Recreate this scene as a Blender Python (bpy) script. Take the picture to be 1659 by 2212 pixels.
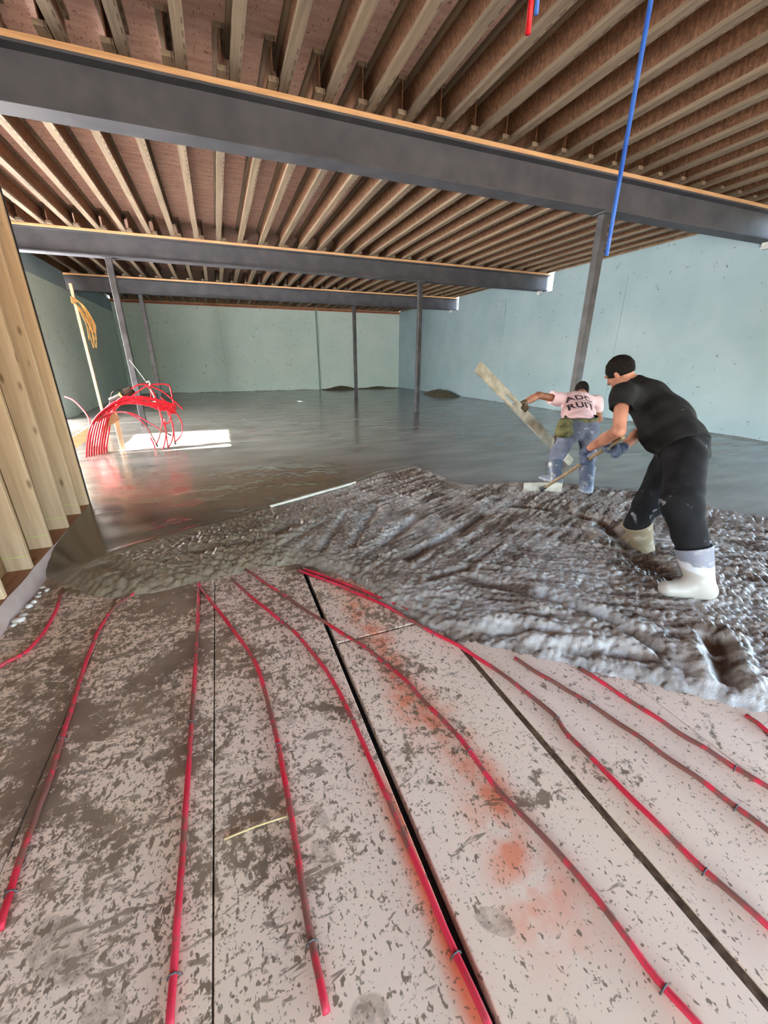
import bpy, bmesh, math, random
import numpy as np
from mathutils import Vector, Matrix
from mathutils.bvhtree import BVHTree
random.seed(7); rng = np.random.default_rng(7)
S = bpy.context.scene
COL = S.collection
for o in list(bpy.data.objects): bpy.data.objects.remove(o)

# ---------------------------------------------------------------- camera
F, CX, CY, H = 850.0, 829.5, 1106.0, 1.35           # focal length in px of the 1659x2212 frame, eye height
PITCH = math.atan((CY-779.0)/F); YAW = math.atan((CX-466.0)/math.hypot(F, CY-779.0))
fw = np.array([math.sin(YAW)*math.cos(PITCH), math.cos(YAW)*math.cos(PITCH), -math.sin(PITCH)])
rt = np.array([math.cos(YAW), -math.sin(YAW), 0.0]); up = np.cross(rt, fw)
CAM = np.array([0, 0, H])
cd = bpy.data.cameras.new('camera'); cam = bpy.data.objects.new('camera', cd); COL.objects.link(cam)
cd.sensor_fit = 'VERTICAL'; cd.sensor_height = 36; cd.sensor_width = 27; cd.lens = F*36/2212; cd.clip_start = .02; cd.clip_end = 300
M = Matrix(((rt[0], up[0], -fw[0], 0), (rt[1], up[1], -fw[1], 0), (rt[2], up[2], -fw[2], H), (0, 0, 0, 1)))
cam.matrix_world = M
S.camera = cam
def ray(x, y): return rt*(x-CX)/F - up*(y-CY)/F + fw
def onz(x, y, z): d = ray(x, y); return CAM + d*((z-H)/d[2])       # where a sight line meets level z
def ony(x, y, Y): d = ray(x, y); return CAM + d*(Y/d[1])
def atd(x, y, D): return CAM + ray(x, y)*D

# ---------------------------------------------------------------- light
SUN_EL = math.radians(30)
w = bpy.data.worlds.new('sky'); S.world = w; w.use_nodes = True
nt = w.node_tree; bg = nt.nodes['Background']
sk = nt.nodes.new('ShaderNodeTexSky'); sk.sky_type = 'NISHITA'; sk.sun_disc = False
sk.sun_elevation = math.radians(38); sk.sun_rotation = math.radians(-90); sk.air_density = 1.2; sk.dust_density = 2.5
nt.links.new(sk.outputs[0], bg.inputs[0]); bg.inputs[1].default_value = 0.38
sl = bpy.data.lights.new('sun', 'SUN'); sl.energy = 17.0; sl.angle = math.radians(.6); sl.color = (1, .94, .86)
so = bpy.data.objects.new('sun', sl); COL.objects.link(so)
so.rotation_euler = Vector((-math.cos(SUN_EL), 0.03, math.sin(SUN_EL))).to_track_quat('Z', 'Y').to_euler(); so.location = (-20, 8, 12)
def portal(loc, normal, sx, sy):                                   # sampling aid in a real opening, gives no light of its own
    l = bpy.data.lights.new('portal', 'AREA'); l.shape = 'RECTANGLE'; l.size = sx; l.size_y = sy; l.cycles.is_portal = True
    o = bpy.data.objects.new('daylight_portal', l); COL.objects.link(o); o.location = loc
    o.rotation_euler = Vector(normal).to_track_quat('-Z', 'Z').to_euler()
XR, XL, YB, YF = 8.9, -3.55, 20.2, -4.0                            # right / left / back / rear wall faces
DOOR_R = (-3.0, 2.6, -0.12, 2.5)                                   # y0 y1 z0 z1 of the wide opening in the right wall
DOOR_F = (-3.0, 7.0, -0.12, 2.7)                                   # x0 x1 z0 z1 of the opening behind the camera
WIN_L = (7.15, 9.15, 1.12, 2.3)
ADDED_SHEETS = ((4.95, 7.05), (9.25, 11.75))                             # unseen left-wall openings, poly sheets added to spread daylight deep inside, y ranges
portal((XR+.15, (DOOR_R[0]+DOOR_R[1])/2, (DOOR_R[2]+DOOR_R[3])/2), (-1, 0, 0), DOOR_R[1]-DOOR_R[0], DOOR_R[3]-DOOR_R[2])
portal(((DOOR_F[0]+DOOR_F[1])/2, YF-.15, (DOOR_F[2]+DOOR_F[3])/2), (0, 1, 0), DOOR_F[1]-DOOR_F[0], DOOR_F[3]-DOOR_F[2])
portal((XL-.15, (WIN_L[0]+WIN_L[1])/2, (WIN_L[2]+WIN_L[3])/2), (1, 0, 0), WIN_L[1]-WIN_L[0], WIN_L[3]-WIN_L[2])
vs = S.view_settings; vs.view_transform = 'Standard'; vs.look = 'None'; vs.gamma = 1; vs.exposure = 2.95
try: vs.use_curve_mapping = False
except Exception: pass
S.cycles.max_bounces = 6; S.cycles.diffuse_bounces = 4; S.cycles.glossy_bounces = 3; S.cycles.transmission_bounces = 3; S.cycles.caustics_reflective = False; S.cycles.caustics_refractive = False; S.cycles.sample_clamp_indirect = 6; S.cycles.adaptive_threshold = .09

# ---------------------------------------------------------------- mesh helpers
def mesh(name, V, Fc, smooth=False):
    me = bpy.data.meshes.new(name); V = np.asarray(V, float).reshape(-1, 3)
    if isinstance(Fc, np.ndarray):
        n, k = Fc.shape
        me.vertices.add(len(V)); me.vertices.foreach_set('co', V.ravel())
        me.loops.add(n*k); me.loops.foreach_set('vertex_index', Fc.ravel().astype(np.int32))
        me.polygons.add(n); me.polygons.foreach_set('loop_start', np.arange(0, n*k, k, dtype=np.int32))
        me.update(calc_edges=True); me.validate()
    else:
        me.from_pydata(V.tolist(), [], Fc); me.update()
    if smooth: me.polygons.foreach_set('use_smooth', [True]*len(me.polygons))
    return me
def link(name, me, m=None, parent=None):
    o = bpy.data.objects.new(name, me); COL.objects.link(o)
    if m is not None and me is not None and not me.materials: me.materials.append(m)
    if parent is not None: o.parent = parent
    return o
def tag(o, label=None, cat=None, group=None, kind=None):
    if label: o['label'] = label
    if cat: o['category'] = cat
    if group: o['group'] = group
    if kind: o['kind'] = kind
    return o
def empty(name, loc=(0, 0, 0)):
    o = bpy.data.objects.new(name, None); COL.objects.link(o); o.location = loc; o.empty_display_size = .1; return o
class MB:
    def __init__(s): s.v = []; s.f = []
    def box(s, x0, x1, y0, y1, z0, z1):
        b = len(s.v)
        s.v += [(x, y, z) for z in (z0, z1) for y in (y0, y1) for x in (x0, x1)]
        s.f += [[b+i for i in q] for q in ((0, 2, 3, 1), (4, 5, 7, 6), (0, 1, 5, 4), (2, 6, 7, 3), (0, 4, 6, 2), (1, 3, 7, 5))]
        return s
    def obox(s, p, q, side, hw, hn, bev=0):            # bar from p to q, half width hw along side, half thickness hn
        p, q = np.array(p, float), np.array(q, float); a = q-p; a /= np.linalg.norm(a)
        side = np.array(side, float); side -= a*(side@a); side /= np.linalg.norm(side); n = np.cross(a, side)
        b = len(s.v)
        for e in (p, q):
            for i, j in ((-1, -1), (1, -1), (1, 1), (-1, 1)): s.v.append(tuple(e+side*hw*i+n*hn*j))
        s.f += [[b+i for i in t] for t in ((0, 3, 2, 1), (4, 5, 6, 7), (0, 1, 5, 4), (1, 2, 6, 5), (2, 3, 7, 6), (3, 0, 4, 7))]
        return s
    def cyl(s, p, q, r0, r1=None, n=12):
        r1 = r0 if r1 is None else r1
        p, q = np.array(p, float), np.array(q, float); a = q-p; a /= np.linalg.norm(a)
        u = np.cross(a, (0, 0, 1) if abs(a[2]) < .9 else (1, 0, 0)); u /= np.linalg.norm(u); v = np.cross(a, u); b = len(s.v)
        for e, r in ((p, r0), (q, r1)):
            for i in range(n):
                t = 2*math.pi*i/n; s.v.append(tuple(e+(u*math.cos(t)+v*math.sin(t))*r))
        s.f += [[b+i, b+(i+1) % n, b+n+(i+1) % n, b+n+i] for i in range(n)] + [[b+i for i in range(n)][::-1], [b+n+i for i in range(n)]]
        return s
    def tube(s, P, r, n=8, closed=False):
        P = np.array(P, float); b = len(s.v); K = len(P)
        T = np.gradient(P, axis=0); T /= np.linalg.norm(T, axis=1)[:, None]
        u = np.cross(T[0], (0, 0, 1)); 
        if np.linalg.norm(u) < .1: u = np.cross(T[0], (1, 0, 0))
        u /= np.linalg.norm(u)
        R = np.broadcast_to(np.asarray(r, float), (K,))
        for k in range(K):
            u = u-T[k]*(u@T[k]); u /= np.linalg.norm(u); v = np.cross(T[k], u)
            for i in range(n):
                t = 2*math.pi*i/n; s.v.append(tuple(P[k]+(u*math.cos(t)+v*math.sin(t))*R[k]))
        for k in range(K-1):
            for i in range(n): s.f.append([b+k*n+i, b+k*n+(i+1) % n, b+(k+1)*n+(i+1) % n, b+(k+1)*n+i])
        s.f += [[b+i for i in range(n)][::-1], [b+(K-1)*n+i for i in range(n)]]
        return s
    def build(s, name, m, parent=None, smooth=False, bevel=0):
        me = mesh(name, s.v, s.f, smooth)
        bm = bmesh.new(); bm.from_mesh(me); bmesh.ops.recalc_face_normals(bm, faces=bm.faces)
        if bevel: bmesh.ops.bevel(bm, geom=list(bm.edges), offset=bevel, segments=1, affect='EDGES')
        bm.to_mesh(me); bm.free()
        if smooth: me.polygons.foreach_set('use_smooth', [True]*len(me.polygons))
        return link(name, me, m, parent)
def catmull(P, n=8):
    P = [np.array(p, float) for p in P]; P = [2*P[0]-P[1]]+P+[2*P[-1]-P[-2]]; out = []
    for i in range(1, len(P)-2):
        for k in range(n):
            t = k/n; a, b, c, d = P[i-1], P[i], P[i+1], P[i+2]
            out.append(.5*((2*b)+(c-a)*t+(2*a-5*b+4*c-d)*t*t+(3*b-a-3*c+d)*t**3))
    out.append(P[-2]); return np.array(out)

# ---------------------------------------------------------------- materials
def srgb(r, g, b):
    f = lambda c: (c/255/12.92) if c/255 <= .04045 else ((c/255+.055)/1.055)**2.4
    return (f(r), f(g), f(b), 1)
class NT:
    def __init__(s, name, rough=.6, metallic=0, spec=.5):
        s.m = bpy.data.materials.new(name); s.m.use_nodes = True; s.t = s.m.node_tree; s.b = s.t.nodes['Principled BSDF']
        s.b.inputs['Roughness'].default_value = rough; s.b.inputs['Metallic'].default_value = metallic; s.b.inputs['Specular IOR Level'].default_value = spec
    def n(s, k, **kw):
        x = s.t.nodes.new(k)
        for a, v in kw.items(): setattr(x, a, v)
        return x
    def l(s, a, b): s.t.links.new(a, b)
    def coord(s, kind='Object', scale=(1, 1, 1), rot=(0, 0, 0)):
        c = s.n('ShaderNodeTexCoord'); mp = s.n('ShaderNodeMapping'); mp.inputs['Scale'].default_value = scale; mp.inputs['Rotation'].default_value = rot
        if kind == 'World':
            g = s.n('ShaderNodeNewGeometry'); s.l(g.outputs['Position'], mp.inputs[0])
        else: s.l(c.outputs[kind], mp.inputs[0])
        return mp.outputs[0]
    def noise(s, vec, scale, detail=3, rough=.55, dist=0):
        x = s.n('ShaderNodeTexNoise'); x.inputs['Scale'].default_value = scale; x.inputs['Detail'].default_value = detail
        x.inputs['Roughness'].default_value = rough; x.inputs['Distortion'].default_value = dist; s.l(vec, x.inputs['Vector']); return x.outputs[0]
    def ramp(s, fac, a, b, ca=(0, 0, 0, 1), cb=(1, 1, 1, 1)):
        r = s.n('ShaderNodeValToRGB'); e = r.color_ramp.elements; e[0].position = a; e[1].position = b; e[0].color = ca; e[1].color = cb
        s.l(fac, r.inputs[0]); return r.outputs[0]
    def mix(s, fac, a, b):
        x = s.n('ShaderNodeMix', data_type='RGBA')
        for v, i in ((fac, 0), (a, 6), (b, 7)):
            if isinstance(v, (int, float, tuple)): x.inputs[i].default_value = v
            else: s.l(v, x.inputs[i])
        return x.outputs[2]
    def math(s, op, a, b=0.0):
        x = s.n('ShaderNodeMath', operation=op)
        for v, i in ((a, 0), (b, 1)):
            if isinstance(v, (int, float)): x.inputs[i].default_value = v
            else: s.l(v, x.inputs[i])
        return x.outputs[0]
    def attr(s, name):
        x = s.n('ShaderNodeAttribute'); x.attribute_name = name; return x.outputs['Fac']
    def col(s, c):
        if isinstance(c, tuple): s.b.inputs['Base Color'].default_value = c
        else: s.l(c, s.b.inputs['Base Color'])
        return s
    def rough(s, r): s.l(r, s.b.inputs['Roughness']); return s
    def bump(s, h, strength=.3, dist=.01):
        x = s.n('ShaderNodeBump'); x.inputs['Strength'].default_value = strength; x.inputs['Distance'].default_value = dist
        s.l(h, x.inputs['Height']); s.l(x.outputs[0], s.b.inputs['Normal']); return s
def two(name, c1, c2, scale, rough=.6, stretch=(1, 1, 1), lo=.35, hi=.65, bump=0, coord='Object', spec=.4, metallic=0, detail=2):
    t = NT(name, rough, metallic, spec); v = t.coord(coord, stretch); n = t.noise(v, scale, detail)
    t.col(t.ramp(n, lo, hi, c1, c2))
    if bump: t.bump(n, bump, .01)
    return t.m
def lumber(name, c1, c2, axis=2, knots=True):
    t = NT(name, .7, 0, .25); sc = [14, 14, 14]; sc[axis] = .7
    oi = t.n('ShaderNodeObjectInfo'); v0 = t.coord('Object'); ad = t.n('ShaderNodeVectorMath', operation='ADD'); t.l(v0, ad.inputs[0])
    cb = t.n('ShaderNodeCombineXYZ'); r = t.math('MULTIPLY', oi.outputs['Random'], 40.0)
    for i in range(3): t.l(r, cb.inputs[i])
    t.l(cb.outputs[0], ad.inputs[1]); mp = t.n('ShaderNodeMapping'); mp.inputs['Scale'].default_value = sc; t.l(ad.outputs[0], mp.inputs[0])
    n = t.noise(mp.outputs[0], 2.2, 3, .6, .4); c = t.ramp(n, .3, .7, c1, c2)
    tone = t.ramp(oi.outputs['Random'], 0, 1, (.82, .82, .82, 1), (1.08, 1.05, 1.0, 1)); mm = t.n('ShaderNodeMix', data_type='RGBA', blend_type='MULTIPLY'); mm.inputs[0].default_value = 1
    t.l(c, mm.inputs[6]); t.l(tone, mm.inputs[7]); c = mm.outputs[2]
    if knots:
        mk = t.n('ShaderNodeMapping'); s2 = [9, 9, 9]; s2[axis] = 3.2; mk.inputs['Scale'].default_value = s2; t.l(ad.outputs[0], mk.inputs[0])
        vo = t.n('ShaderNodeTexVoronoi'); vo.inputs['Scale'].default_value = 1; t.l(mk.outputs[0], vo.inputs['Vector'])
        k = t.ramp(vo.outputs['Distance'], .05, .16, (1, 1, 1, 1), (0, 0, 0, 1)); c = t.mix(t.math('MULTIPLY', k, .7), c, srgb(95, 62, 38))
    t.col(c); return t.m

def m_wall(name, base, dark):
    t = NT(name, .75, 0, .3); v = t.coord('World'); n = t.noise(v, .9, 3); c = t.ramp(n, .3, .75, dark, base)
    mp = t.coord('World', (1, 1, 9)); n2 = t.noise(mp, 3.0, 2); c = t.mix(t.ramp(n2, .62, .74, (0, 0, 0, 1), (.22, .22, .22, 1)), c, srgb(140, 168, 168))
    n3 = t.noise(v, 5.5, 1); n4 = t.noise(v, 31, 1); s = t.math('MULTIPLY', t.ramp(n3, .66, .71), t.ramp(n4, .58, .64))
    c = t.mix(s, c, srgb(82, 84, 72)); t.col(c); return t.m
M_WALL = m_wall('blue_green_wall', srgb(164, 186, 198), srgb(146, 172, 184)); M_WALL_LIGHTENED = m_wall('mint_wall_lightened', srgb(218, 236, 234), srgb(202, 226, 224))  # mint tone, lightened in place of light missing on back and left walls
M_FRAME = two('opening_edge', srgb(120, 118, 112), srgb(150, 148, 140), 6)
M_STEEL = two('dark_painted_steel', srgb(74, 76, 84), srgb(88, 89, 97), 3, .62, coord='World', spec=.25)
M_STEELC = two('column_steel', srgb(58, 58, 62), srgb(76, 76, 82), 5, .5, coord='World', lo=.4, hi=.62)
M_PLATE = lumber('nailer_wood', srgb(206, 160, 118), srgb(232, 192, 150), 0, False)
M_FLANGE = lumber('joist_flange_wood', srgb(112, 99, 86), srgb(142, 128, 112), 1, False)
t = NT('x'); bpy.data.materials.remove(t.m)
class _W(NT):
    def __init__(s, m): s.m = m; s.t = m.node_tree; s.b = s.t.nodes['Principled BSDF']
t = _W(M_FLANGE); src = t.b.inputs['Base Color'].links[0].from_socket; sp = t.n('ShaderNodeSeparateXYZ'); t.l(t.coord('Object'), sp.inputs[0])
on_x = t.math('LESS_THAN', t.math('ABSOLUTE', t.math('SUBTRACT', sp.outputs[0], .031)), .0055); fr = t.math('FRACT', t.math('MULTIPLY', sp.outputs[1], 7.5)); dash = t.math('LESS_THAN', fr, .5)
run = t.math('LESS_THAN', t.math('FRACT', t.math('MULTIPLY', sp.outputs[1], .62)), .62); k_ = t.math('MULTIPLY', t.math('MULTIPLY', on_x, dash), t.math('MULTIPLY', run, .75))
t.col(t.mix(k_, src, srgb(58, 44, 36)))
t = NT('osb_web', .75, 0, .25); v = t.coord('World', (3, 3, 1)); n = t.noise(v, 12, 3, .7); c = t.ramp(n, .3, .7, srgb(92, 64, 48), srgb(140, 104, 80))
v2 = t.coord('World'); c = t.mix(t.ramp(t.noise(v2, 40, 1), .5, .62, (0, 0, 0, 1), (.45, .45, .45, 1)), c, srgb(78, 50, 36)); t.col(c); M_WEB = t.m
t = NT('subfloor_deck', .8, 0, .2); v = t.coord('World', (1, 5, 1)); n = t.noise(v, 3, 3, .7); c = t.ramp(n, .3, .7, srgb(188, 154, 142), srgb(222, 194, 182))
n2 = t.noise(t.coord('World', (8, 2, 1)), 9, 1); c = t.mix(t.ramp(n2, .66, .7, (0, 0, 0, 1), (.6, .6, .6, 1)), c, srgb(80, 52, 44)); t.col(c); M_DECK = t.m
M_STUD = lumber('stud_lumber', srgb(208, 176, 142), srgb(232, 206, 174), 2, True)
M_SHEATH = two('sheathing_board', srgb(120, 92, 64), srgb(150, 120, 88), 20)
M_POLY = two('plastic_sheet', srgb(176, 150, 144), srgb(200, 180, 176), 4, .35, coord='World')
M_LEVEL_LINE = two('yellow_green_line', srgb(196, 206, 110), srgb(214, 220, 140), 30, .9)  # thin yellow-green line across the stud faces
M_BLACK = two('black_membrane', srgb(28, 26, 26), srgb(44, 42, 42), 20)
M_GROUND = two('site_ground', srgb(150, 138, 120), srgb(176, 164, 146), 1.5, .9, coord='World')
M_DARK = two('gap_dirt', srgb(12, 9, 7), srgb(34, 26, 20), 60, .9, coord='World')

# ---------------------------------------------------------------- numpy noise
def hsh(x, y, s):
    h = (x.astype(np.int64)*374761393+y.astype(np.int64)*668265263+s*144269) & 0xffffffff
    h = ((h ^ (h >> 13))*1274126177) & 0xffffffff; h = ((h ^ (h >> 16))*2246822519) & 0xffffffff
    return ((h ^ (h >> 15)) & 0xffffff)/float(0xffffff)
def vn(x, y, s=0):
    xi, yi = np.floor(x), np.floor(y); u, v = x-xi, y-yi; u = u*u*(3-2*u); v = v*v*(3-2*v)
    a, b, c, d = hsh(xi, yi, s), hsh(xi+1, yi, s), hsh(xi, yi+1, s), hsh(xi+1, yi+1, s)
    return (a*(1-u)+b*u)*(1-v)+(c*(1-u)+d*u)*v
def fbm(x, y, s=0, o=4):
    r = 0; a = .5
    for i in range(o): r = r+a*vn(x*2**i, y*2**i, s+i*17); a *= .5
    return r
def worley(x, y, s=0):
    xi, yi = np.floor(x), np.floor(y); best = np.full(x.shape, 9.); 
    for i in (-1, 0, 1):
        for j in (-1, 0, 1):
            cx, cy = xi+i, yi+j; best = np.minimum(best, (cx+hsh(cx, cy, s)-x)**2+(cy+hsh(cx, cy, s+5)-y)**2)
    return np.sqrt(best)
def sdpoly(x, y, P):                                       # + inside
    P = np.array(P, float); d = np.full(x.shape, 1e9); ins = np.zeros(x.shape, bool)
    for i in range(len(P)):
        a, b = P[i], P[(i+1) % len(P)]; e = b-a; t = np.clip(((x-a[0])*e[0]+(y-a[1])*e[1])/(e@e), 0, 1)
        d = np.minimum(d, (x-a[0]-t*e[0])**2+(y-a[1]-t*e[1])**2)
        if a[1] != b[1]: ins ^= ((a[1] > y) != (b[1] > y)) & (x < (b[0]-a[0])*(y-a[1])/(b[1]-a[1])+a[0])
    return np.where(ins, 1, -1)*np.sqrt(d)
def segd(x, y, a, b):
    a, b = np.array(a[:2], float), np.array(b[:2], float); e = b-a; t = np.clip(((x-a[0])*e[0]+(y-a[1])*e[1])/(e@e), 0, 1)
    return np.hypot(x-a[0]-t*e[0], y-a[1]-t*e[1])
ss = lambda a, b, x: (lambda t: t*t*(3-2*t))(np.clip((x-a)/(b-a), 0, 1))

# ================================================================ THE ROOM
ZC = -.10                                                # top of the insulation boards; finished concrete is z = 0
ZB0, ZB1, ZP, ZJ = 3.20, 3.585, 3.63, 3.932              # beam bottom, beam top, plate top, joist top
g = MB().box(-40, 40, -40, 60, -.6, -.3).build('ground', M_GROUND); tag(g, 'bare sandy ground outside the basement openings', 'ground', kind='structure')

# --- right wall: panels between seams, pockets where the beams go in, wide opening toward the rear
BEAM_Y = (4.84, 10.18, 15.05)
M_WALLR = M_WALL
wr = MB().box(XR+.03, XR+.33, DOOR_R[1], YB+.33, -.3, 3.16).box(XR+.03, XR+.33, YF-.3, DOOR_R[0], -.3, 3.63).box(XR+.03, XR+.33, DOOR_R[0], DOOR_R[1], DOOR_R[3], 3.63)
pk = [(y-.42, y+.14) for y in BEAM_Y]
ys = [DOOR_R[1]]+[v for p in pk for v in p]+[YB+.33]
for a, b in zip(ys[0::2], ys[1::2]): wr.box(XR+.03, XR+.33, a, b, 3.16, 3.63)
wall_r = tag(wr.build('wall_right', M_FRAME), kind='structure')
def panels(par, axis, face, th, edges, z0, z1, gap=.006, mat=M_WALL):
    for a, b in zip(edges[:-1], edges[1:]):
        m_ = MB()
        if axis == 'y': m_.box(min(face, face+th), max(face, face+th), a+gap/2, b-gap/2, z0, z1)
        else: m_.box(a+gap/2, b-gap/2, min(face, face+th), max(face, face+th), z0, z1)
        m_.build('wall_panel', mat, par)
panels(wall_r, 'y', XR, .031, [DOOR_R[1], 3.1, 7.42, 11.72, 16.0, YB], -.3, 3.16)
for a, b in zip(ys[0::2], ys[1::2]): MB().box(XR, XR+.031, a, min(b, YB), 3.161, 3.6).build('wall_panel', M_WALL, wall_r)
# --- back wall
wb = MB().box(XL-.3, XR+.3, YB+.03, YB+.33, -.3, 3.63); wall_b = tag(wb.build('wall_back', M_FRAME), kind='structure')
panels(wall_b, 'x', YB, .031, [XL, -2.35, .37, 4.66, XR], -.3, 3.6, mat=M_WALL_LIGHTENED)
MB().box(4.60, 4.665, YB-.05, YB, -.05, 3.58).build('joint_cover', two('joint_tape', srgb(128, 156, 156), srgb(146, 172, 172), 3), wall_b)
MB().box(XL, XR, YB-.012, YB, 3.52, 3.6).build('top_strip', two('rusty_wood_strip', srgb(140, 84, 66), srgb(170, 108, 84), 8), wall_b)
# --- left wall with a window whose sun falls on the tube bundle
a0, a1, z0, z1 = WIN_L; ZS = 3.14
wl = MB().box(XL-.33, XL-.03, YF-.3, ADDED_SHEETS[0][0], -.3, 3.16).box(XL-.33, XL-.03, ADDED_SHEETS[1][1], YB+.33, -.3, 3.16).box(XL-.33, XL-.03, a0, a1, -.3, z0).box(XL-.33, XL-.03, a0, a1, z1, ZS).box(XL-.33, XL-.03, ADDED_SHEETS[0][0], ADDED_SHEETS[1][1], ZS, 3.16)
wl.box(XL-.33, XL-.03, ADDED_SHEETS[0][1], a0, -.3, ZS).box(XL-.33, XL-.03, a1, ADDED_SHEETS[1][0], -.3, ZS)
pl = [(y-.36, y+.14) for y in BEAM_Y[2:]]
for a, b in ((YF-.3, pl[0][0]), (pl[0][1], YB+.33)): wl.box(XL-.33, XL-.03, a, b, 3.16, 3.63)
wall_l = tag(wl.build('wall_left', M_FRAME), kind='structure')
panels(wall_l, 'y', XL, -.031, [ADDED_SHEETS[1][1], 16.3, YB], -.3, 3.16, mat=M_WALL_LIGHTENED); panels(wall_l, 'y', XL, -.031, [YF, 1.5, ADDED_SHEETS[0][0]], -.3, 3.16)
for a, b in ((YF, pl[0][0]), (pl[0][1], YB)): MB().box(XL-.031, XL, a, b, 3.161, 3.6).build('wall_panel', M_WALL, wall_l)
t = NT('poly_diffuser', .5, 0, .3); tr = t.n('ShaderNodeBsdfTranslucent'); tr.inputs[0].default_value = (.86, .88, .9, 1); mx = t.n('ShaderNodeMixShader'); mx.inputs[0].default_value = .72
t.col(srgb(236, 238, 240)); t.l(t.b.outputs[0], mx.inputs[1]); t.l(tr.outputs[0], mx.inputs[2]); t.l(mx.outputs[0], t.t.nodes['Material Output'].inputs[0]); M_DIFFUSER = t.m
for i, (a, b) in enumerate(ADDED_SHEETS):
    n_ = 60; yy = np.linspace(a-.05, b+.05, n_); xo = XL-.338+.0*yy
    zz = np.linspace(-.25, ZS+.08, 14); V = [(XL-.345-.02*abs(math.sin(y_*7+zq*.6))-.01*math.sin(y_*19), y_, zq) for y_ in yy for zq in zz]
    Fc = [[p*14+q_, p*14+q_+1, (p+1)*14+q_+1, (p+1)*14+q_] for p in range(n_-1) for q_ in range(13)]
    tag(link('window_%d' % (i+2), mesh('added_poly_sheet', V, Fc, True), M_DIFFUSER), kind='structure')  # added translucent sheet, out of view, diffuses sun into the far room
wn = MB().box(XL-.3, XL-.2, a0, a0+.06, z0, z1).box(XL-.3, XL-.2, a1-.06, a1, z0, z1).box(XL-.3, XL-.2, a0, a1, z0, z0+.06).box(XL-.3, XL-.2, a0, a1, z1-.06, z1)
tag(wn.build('window_1', two('white_frame', srgb(220, 220, 216), srgb(235, 235, 230), 4)), kind='structure')
tag(MB().box(XL-1.5, XL-.36, YF, YB, 3.68, 3.72).build('sunshade', M_FRAME), 'plain added eave outside the left wall', 'sunshade', kind='structure')  # unseen overhang, added to keep sun out of the left beam pocket
# --- rear wall (behind the camera) with its wide opening
x0, x1, _, zt = DOOR_F
wall_f = tag(MB().box(XL-.3, x0, YF-.3, YF, -.3, 3.63).box(x1, XR+.3, YF-.3, YF, -.3, 3.63).box(x0, x1, YF-.3, YF, zt, 3.63).build('wall_rear', M_WALL), kind='structure')

# --- ceiling: deck + I-joists in four bays
ceil = tag(MB().box(XL-.3, XR+.3, YF-.3, YB+.3, ZJ, ZJ+.03).build('ceiling', M_DECK), kind='structure')
PIT = .4157
def joist_meshes(L):
    fb = MB().box(-.044, .044, 0, L, 0, .038).build('x', M_FLANGE); ft = MB().box(-.044, .044, 0, L, ZJ-ZP-.038, ZJ-ZP-.001).build('x', M_FLANGE); wbm = MB().box(-.005, .005, 0, L, .038, ZJ-ZP-.038).build('x', M_WEB)
    r = [o.data for o in (wbm, fb, ft)]
    for o in (wbm, fb, ft): bpy.data.objects.remove(o)
    r[0].name = 'joist_web'; r[1].name = 'joist_flange'; r[2].name = 'joist_flange_top'
    return r
bays = [(YF, 4.98, .065), (4.62, 10.30, -.035), (9.95, 15.18, .065), (14.8, YB+.02, -.035)]
for bi, (ya, yb, off) in enumerate(bays):
    W, FB, FT = joist_meshes(yb-ya)
    for k in range(-9, 22):
        x = off+k*PIT
        if x < XL+.06 or x > XR-.05: continue
        dy = random.uniform(-.02, .02) if bi else 0
        j = link('i_joist', W, None, ceil); j.location = (x, ya+dy, ZP)
        link('bottom_flange', FB, None, j); link('top_flange', FT, None, j)
M_RIM = two('rim_board', srgb(110, 84, 60), srgb(140, 110, 82), 9)
for par, bx in ((wall_r, (XR+.06, XR+.10, YF-.3, YB+.3)), (wall_l, (XL-.10, XL-.06, YF-.3, YB+.3)), (wall_b, (XL, XR, YB+.06, YB+.1)), (wall_f, (XL, XR, YF-.10, YF-.06))):
    MB().box(*bx, 3.632, ZJ-.001).build('rim_board', M_RIM, par)
# wooden plates on the side walls' tops under the joists
MB().box(XL-.2, XR+.2, YB, YB+.2, 3.6, ZP).build('wall_plate', M_PLATE, wall_b)

# --- steel beams and columns
def beam(y, xa, xb, label):
    hw, tf, tw = .115, .02, .014
    o = MB().box(xa, xb, y-hw, y+hw, ZB0, ZB0+tf).box(xa, xb, y-hw, y+hw, ZB1-tf, ZB1).box(xa, xb, y-tw/2, y+tw/2, ZB0+tf, ZB1-tf).build('steel_beam', M_STEEL)
    tag(o, label, 'beam', 'steel beams')
    MB().box(xa, xb, y-hw-.004, y+hw, ZB1, ZP-.001).build('wood_plate', M_PLATE, o, bevel=.004)
    return o
beam(BEAM_Y[0], -4.0+.3, XR+.16, 'nearest and largest dark steel I-beam crossing overhead')
beam(BEAM_Y[1], XL-.1, XR+.16, 'middle dark steel I-beam between the nearest and the farthest beam')
beam(BEAM_Y[2], XL-.14, XR+.16, 'farthest dark steel I-beam in front of the back wall')
def column(x, y, label, splat=True):
    r = .055
    o = MB().box(x-r, x+r, y-r, y+r, -.09, ZB0-.014).build('steel_column', M_STEELC, bevel=.006)
    tag(o, label, 'column', 'steel columns')
    MB().box(x-.09, x+.09, y-.11, y+.11, ZB0-.014, ZB0-.001).build('cap_plate', M_STEEL, o)
column(5.13, BEAM_Y[0], 'steel column under the nearest beam, rising behind the worker in pink')
column(5.05, BEAM_Y[1], 'steel column under the middle beam on the right, between the back wall and the screed board')
column(-1.66, BEAM_Y[1], 'steel column under the middle beam, behind the red tube bundle')
column(4.85, BEAM_Y[2], 'slim steel column under the farthest beam near the back wall corner')
column(-1.83, BEAM_Y[2], 'thin dark steel column under the farthest beam at the left')
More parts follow.
